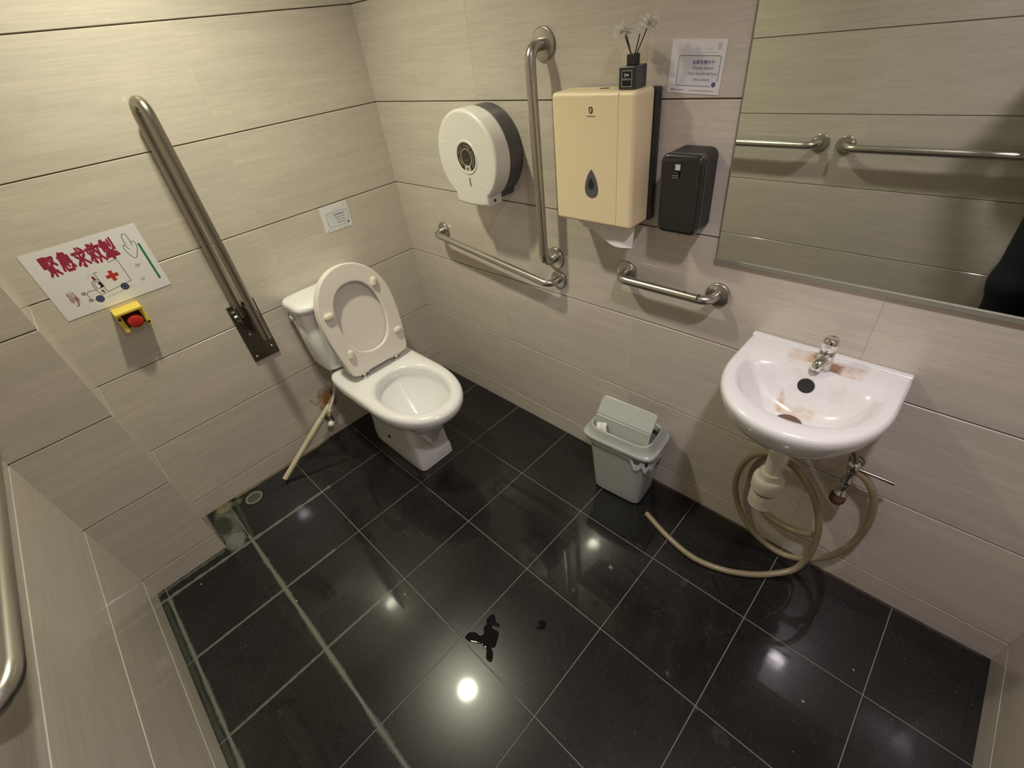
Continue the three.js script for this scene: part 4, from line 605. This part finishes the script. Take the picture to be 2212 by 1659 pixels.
// ---------------------------------------------------------------- the photographer, standing in the corner by the right wall (seen in the mirror) and the phone held up
{
  const smin = (a, b, k) => { const h = Math.max(k - Math.abs(a - b), 0) / k; return Math.min(a, b) - h * h * k * 0.25; };
  function flesh(bones, k, cell) { // bones: [ax, ay, az, ra, bx, by, bz, rb] tapered capsules joined smoothly
    const lo = [1e9, 1e9, 1e9], hi = [-1e9, -1e9, -1e9]; for (const b of bones) for (let i = 0; i < 3; i++) { lo[i] = Math.min(lo[i], b[i] - b[3], b[4 + i] - b[7]); hi[i] = Math.max(hi[i], b[i] + b[3], b[4 + i] + b[7]); }
    const c = lo.map((v, i) => (v + hi[i]) / 2), half = Math.max(...hi.map((v, i) => v - lo[i])) / 2 + cell * 3, res = Math.ceil(2 * half / cell);
    const mc = new MarchingCubes(res, new THREE.MeshStandardMaterial(), false, false, 260000); mc.isolation = 0;
    const pre = bones.map(b => { const d = [b[4] - b[0], b[5] - b[1], b[6] - b[2]]; return [...b, ...d, Math.max(d[0] * d[0] + d[1] * d[1] + d[2] * d[2], 1e-9)]; });
    let q = 0; for (let z = 0; z < res; z++) for (let y = 0; y < res; y++) for (let x = 0; x < res; x++, q++) {
      const X = c[0] + (x - res / 2) / (res / 2) * half, Y = c[1] + (y - res / 2) / (res / 2) * half, Z = c[2] + (z - res / 2) / (res / 2) * half;
      if (X < lo[0] - 0.03 || X > hi[0] + 0.03 || Z < lo[2] - 0.03 || Z > hi[2] + 0.03 || Y < lo[1] - 0.03 || Y > hi[1] + 0.03) { mc.field[q] = -0.05; continue; }
      let d = 1e9; for (const b of pre) { const px = X - b[0], py = Y - b[1], pz = Z - b[2]; let t = (px * b[8] + py * b[9] + pz * b[10]) / b[11]; t = t < 0 ? 0 : t > 1 ? 1 : t; const ex = px - b[8] * t, ey = py - b[9] * t, ez = pz - b[10] * t; const e = Math.sqrt(ex * ex + ey * ey + ez * ez) - (b[3] + (b[7] - b[3]) * t); d = d > 1e8 ? e : smin(d, e, k); }
      mc.field[q] = -d;
    }
    mc.update(); const n = mc.count, p = new Float32Array(n * 3); for (let i = 0; i < n * 3; i++) p[i] = c[i % 3] + mc.positionArray[i] * half;
    let g = new THREE.BufferGeometry(); g.setAttribute('position', new THREE.BufferAttribute(p, 3)); g = mergeVertices(g, 1e-5); g.computeVertexNormals(); return g;
  }
  const o = thing('person', 'person in a dark navy jacket and dark trousers holding up a phone', 'person', [2.118, 0, 1.215]);
  const F = V(-0.753, 0, -0.658), Rt = V(0.658, 0, -0.753);
  const J = (a, y, b) => V(0, y, 0).addScaledVector(Rt, a).addScaledVector(F, b);
  camera.updateMatrixWorld(); const C = (x, y, z) => camera.localToWorld(V(x, y, z)).sub(o.position);
  const B = (p, r, q, s) => [p.x, p.y, p.z, r, q.x, q.y, q.z, s];
  const skin = std({ color: lin(0.50, 0.32, 0.22), roughness: 0.55 }), navy = std({ color: lin(0.012, 0.016, 0.03), roughness: 0.85 }), trouser = std({ color: lin(0.010, 0.012, 0.02), roughness: 0.9 }), hairM = std({ color: lin(0.012, 0.010, 0.009), roughness: 0.5 }), shoe = std({ color: lin(0.03, 0.03, 0.03), roughness: 0.5 });
  const neck = J(0, 1.40, -0.015), sk = J(0, 1.585, 0.015), jaw = J(0, 1.515, 0.045);
  const wr = C(0.190, -0.055, 0.085), wl = C(-0.075, -0.085, 0.085), er = J(0.14, 1.13, 0.05), el = J(-0.22, 1.12, 0.04), sr = J(0.138, 1.365, -0.01), sl = J(-0.15, 1.365, -0.01);
  const arms = g => [B(sr, 0.055 + g, er, 0.042 + g), B(er, 0.042 + g, wr, 0.027 + g), B(sl, 0.055 + g, el, 0.042 + g), B(el, 0.042 + g, wl, 0.027 + g)];
  const torso = g => [B(J(0.068, 0.92, 0), 0.098 + g, J(-0.068, 0.92, 0), 0.098 + g), B(J(0.05, 1.06, 0), 0.10 + g, J(-0.05, 1.06, 0), 0.10 + g), B(J(0, 0.95, 0), 0.10 + g, J(0, 1.2, 0), 0.105 + g), B(J(0.075, 1.24, 0), 0.093 + g, J(-0.075, 1.24, 0), 0.093 + g), B(J(0.12, 1.355, -0.01), 0.062 + g, J(-0.12, 1.355, -0.01), 0.062 + g)];
  const legs = g => [1, -1].flatMap(s => [B(J(0.085 * s, 0.89, 0), 0.085 + g, J(0.095 * s, 0.48, 0.02), 0.056 + g), B(J(0.095 * s, 0.48, 0.02), 0.056 + g, J(0.10 * s, 0.30, -0.005), 0.052 + g), B(J(0.10 * s, 0.30, -0.005), 0.052 + g, J(0.10 * s, 0.09, -0.01), 0.036 + g)]);
  const headBones = [B(sk, 0.082, sk, 0.082), B(J(0, 1.60, -0.02), 0.080, J(0, 1.57, 0.03), 0.078), B(jaw, 0.052, J(0, 1.485, 0.062), 0.030), B(neck, 0.056, J(0, 1.50, 0), 0.052), B(J(0, 1.565, 0.092), 0.009, J(0, 1.535, 0.112), 0.014), B(J(0.078, 1.575, 0), 0.010, J(0.08, 1.535, 0.004), 0.012), B(J(-0.078, 1.575, 0), 0.010, J(-0.08, 1.535, 0.004), 0.012)];
  // hands: palm and five fingers each, closed on the ends of the phone, all behind the lens
  const hand = s => { // s = 1 right, -1 left; phone ends at local x = 0.138 / -0.026
    const ex = s > 0 ? 0.138 : -0.026, H = (dx, y, z) => C(ex + s * dx, y, z), out = [B(s > 0 ? wr : wl, 0.024, H(0.028, -0.045, 0.05), 0.024), B(H(0.026, -0.05, 0.045), 0.020, H(0.022, -0.012, 0.03), 0.018)];
    for (let f = 0; f < 4; f++) { const y = -0.052 + f * 0.0205, l = [0.85, 0.97, 1.02, 0.92][f]; out.push(B(H(0.026, y, 0.036), 0.0092, H(0.016 * l, y + 0.003, 0.0185), 0.0088), B(H(0.016 * l, y + 0.003, 0.0185), 0.0088, H(0.0095, y + 0.004, 0.0125), 0.008)); }
    out.push(B(H(0.028, -0.055, 0.05), 0.0115, H(0.006, -0.058, 0.044), 0.0105), B(H(0.006, -0.058, 0.044), 0.0105, H(-0.014, -0.044, 0.028), 0.009)); return out;
  };
  const bodyG = join([flesh([...torso(-0.006), ...arms(-0.004), ...legs(-0.006), B(J(0, 1.3, 0), 0.06, neck, 0.055), B(neck, 0.052, J(0, 1.46, 0), 0.05), ...[1, -1].map(s => B(J(0.10 * s, 0.06, -0.03), 0.03, J(0.115 * s, 0.035, 0.13), 0.026))], 0.05, 0.014), flesh(headBones, 0.022, 0.005), flesh(hand(1), 0.008, 0.0032), flesh(hand(-1), 0.008, 0.0032)].map(g => { g.setAttribute('uv', new THREE.Float32BufferAttribute(new Float32Array(g.attributes.position.count * 2), 2)); return g; }));
  const body = part('body', bodyG, skin, o);
  const jacketG = flesh([...torso(0.010), ...arms(0.009).map((b, i) => i % 2 ? [b[0], b[1], b[2], b[3], b[0] + (b[4] - b[0]) * 0.9, b[1] + (b[5] - b[1]) * 0.9, b[2] + (b[6] - b[2]) * 0.9, b[7] + 0.004] : b), B(J(0, 1.36, -0.01), 0.075, J(0, 1.425, -0.015), 0.063)], 0.05, 0.011);
  part('jacket', jacketG, navy, body); part('trousers', flesh([...legs(0.012), B(J(0.07, 0.90, 0), 0.106, J(-0.07, 0.90, 0), 0.106)], 0.04, 0.011), trouser, body);
  for (const s of [1, -1]) part('shoe', flesh([B(J(0.10 * s, 0.055, -0.045), 0.042, J(0.112 * s, 0.042, 0.07), 0.042), B(J(0.112 * s, 0.042, 0.07), 0.042, J(0.12 * s, 0.036, 0.155), 0.034), B(J(0.10 * s, 0.05, -0.03), 0.042, J(0.10 * s, 0.10, -0.015), 0.046)], 0.02, 0.006), shoe, body);
  part('hair', flesh([B(J(0, 1.625, -0.025), 0.082, J(0, 1.60, -0.04), 0.082), B(J(0, 1.645, 0.03), 0.058, J(0, 1.64, -0.03), 0.07), B(J(0.055, 1.60, -0.02), 0.036, J(0.06, 1.555, -0.03), 0.028), B(J(-0.055, 1.60, -0.02), 0.036, J(-0.06, 1.555, -0.03), 0.028), B(J(0, 1.56, -0.06), 0.05, J(0, 1.50, -0.055), 0.04)], 0.03, 0.006), hairM, body);
  const eyeM = std({ color: lin(0.02, 0.015, 0.012), roughness: 0.2 }), lipM = std({ color: lin(0.32, 0.12, 0.10), roughness: 0.5 });
  for (const s of [1, -1]) { const e = new THREE.SphereGeometry(0.0105, 16, 12); const p = J(0.031 * s, 1.568, 0.0905); e.translate(p.x, p.y, p.z); part('eye', e, eyeM, body); }
  { const m = sweep([-0.022, -0.011, 0, 0.011, 0.022].map(a => J(a, 1.505 - 0.002 * Math.cos(a * 70), 0.099 - a * a * 20)), t => 0.0022 + 0.0035 * Math.sin(Math.PI * t), 8); part('mouth', m, lipM, body); }
  const ph = thing('mobile_phone', 'dark slab mobile phone held up by the person', 'phone', [0, 0, 0]); ph.position.copy(camera.position); ph.quaternion.copy(camera.quaternion);
  part('case', rbox(-0.026, 0.138, -0.056, 0.022, 0.0085, 0.0168, 0.0038, 4), M.blackMatte, ph);
  part('screen', rbox(-0.022, 0.134, -0.053, 0.019, 0.0166, 0.0172, 0.0002, 1), M.blackGloss, ph);
  part('lens_ring', along(lathe([[0.0045, 0], [0.0075, 0], [0.0075, 0.003], [0.0045, 0.003]], 24), [0, 0, 0.0055], [0, 0, 1]), M.darkPlastic, ph);
}
scene.traverse(m => { if (m.isMesh) { m.castShadow = true; m.receiveShadow = true; } });
renderer.render(scene, camera);
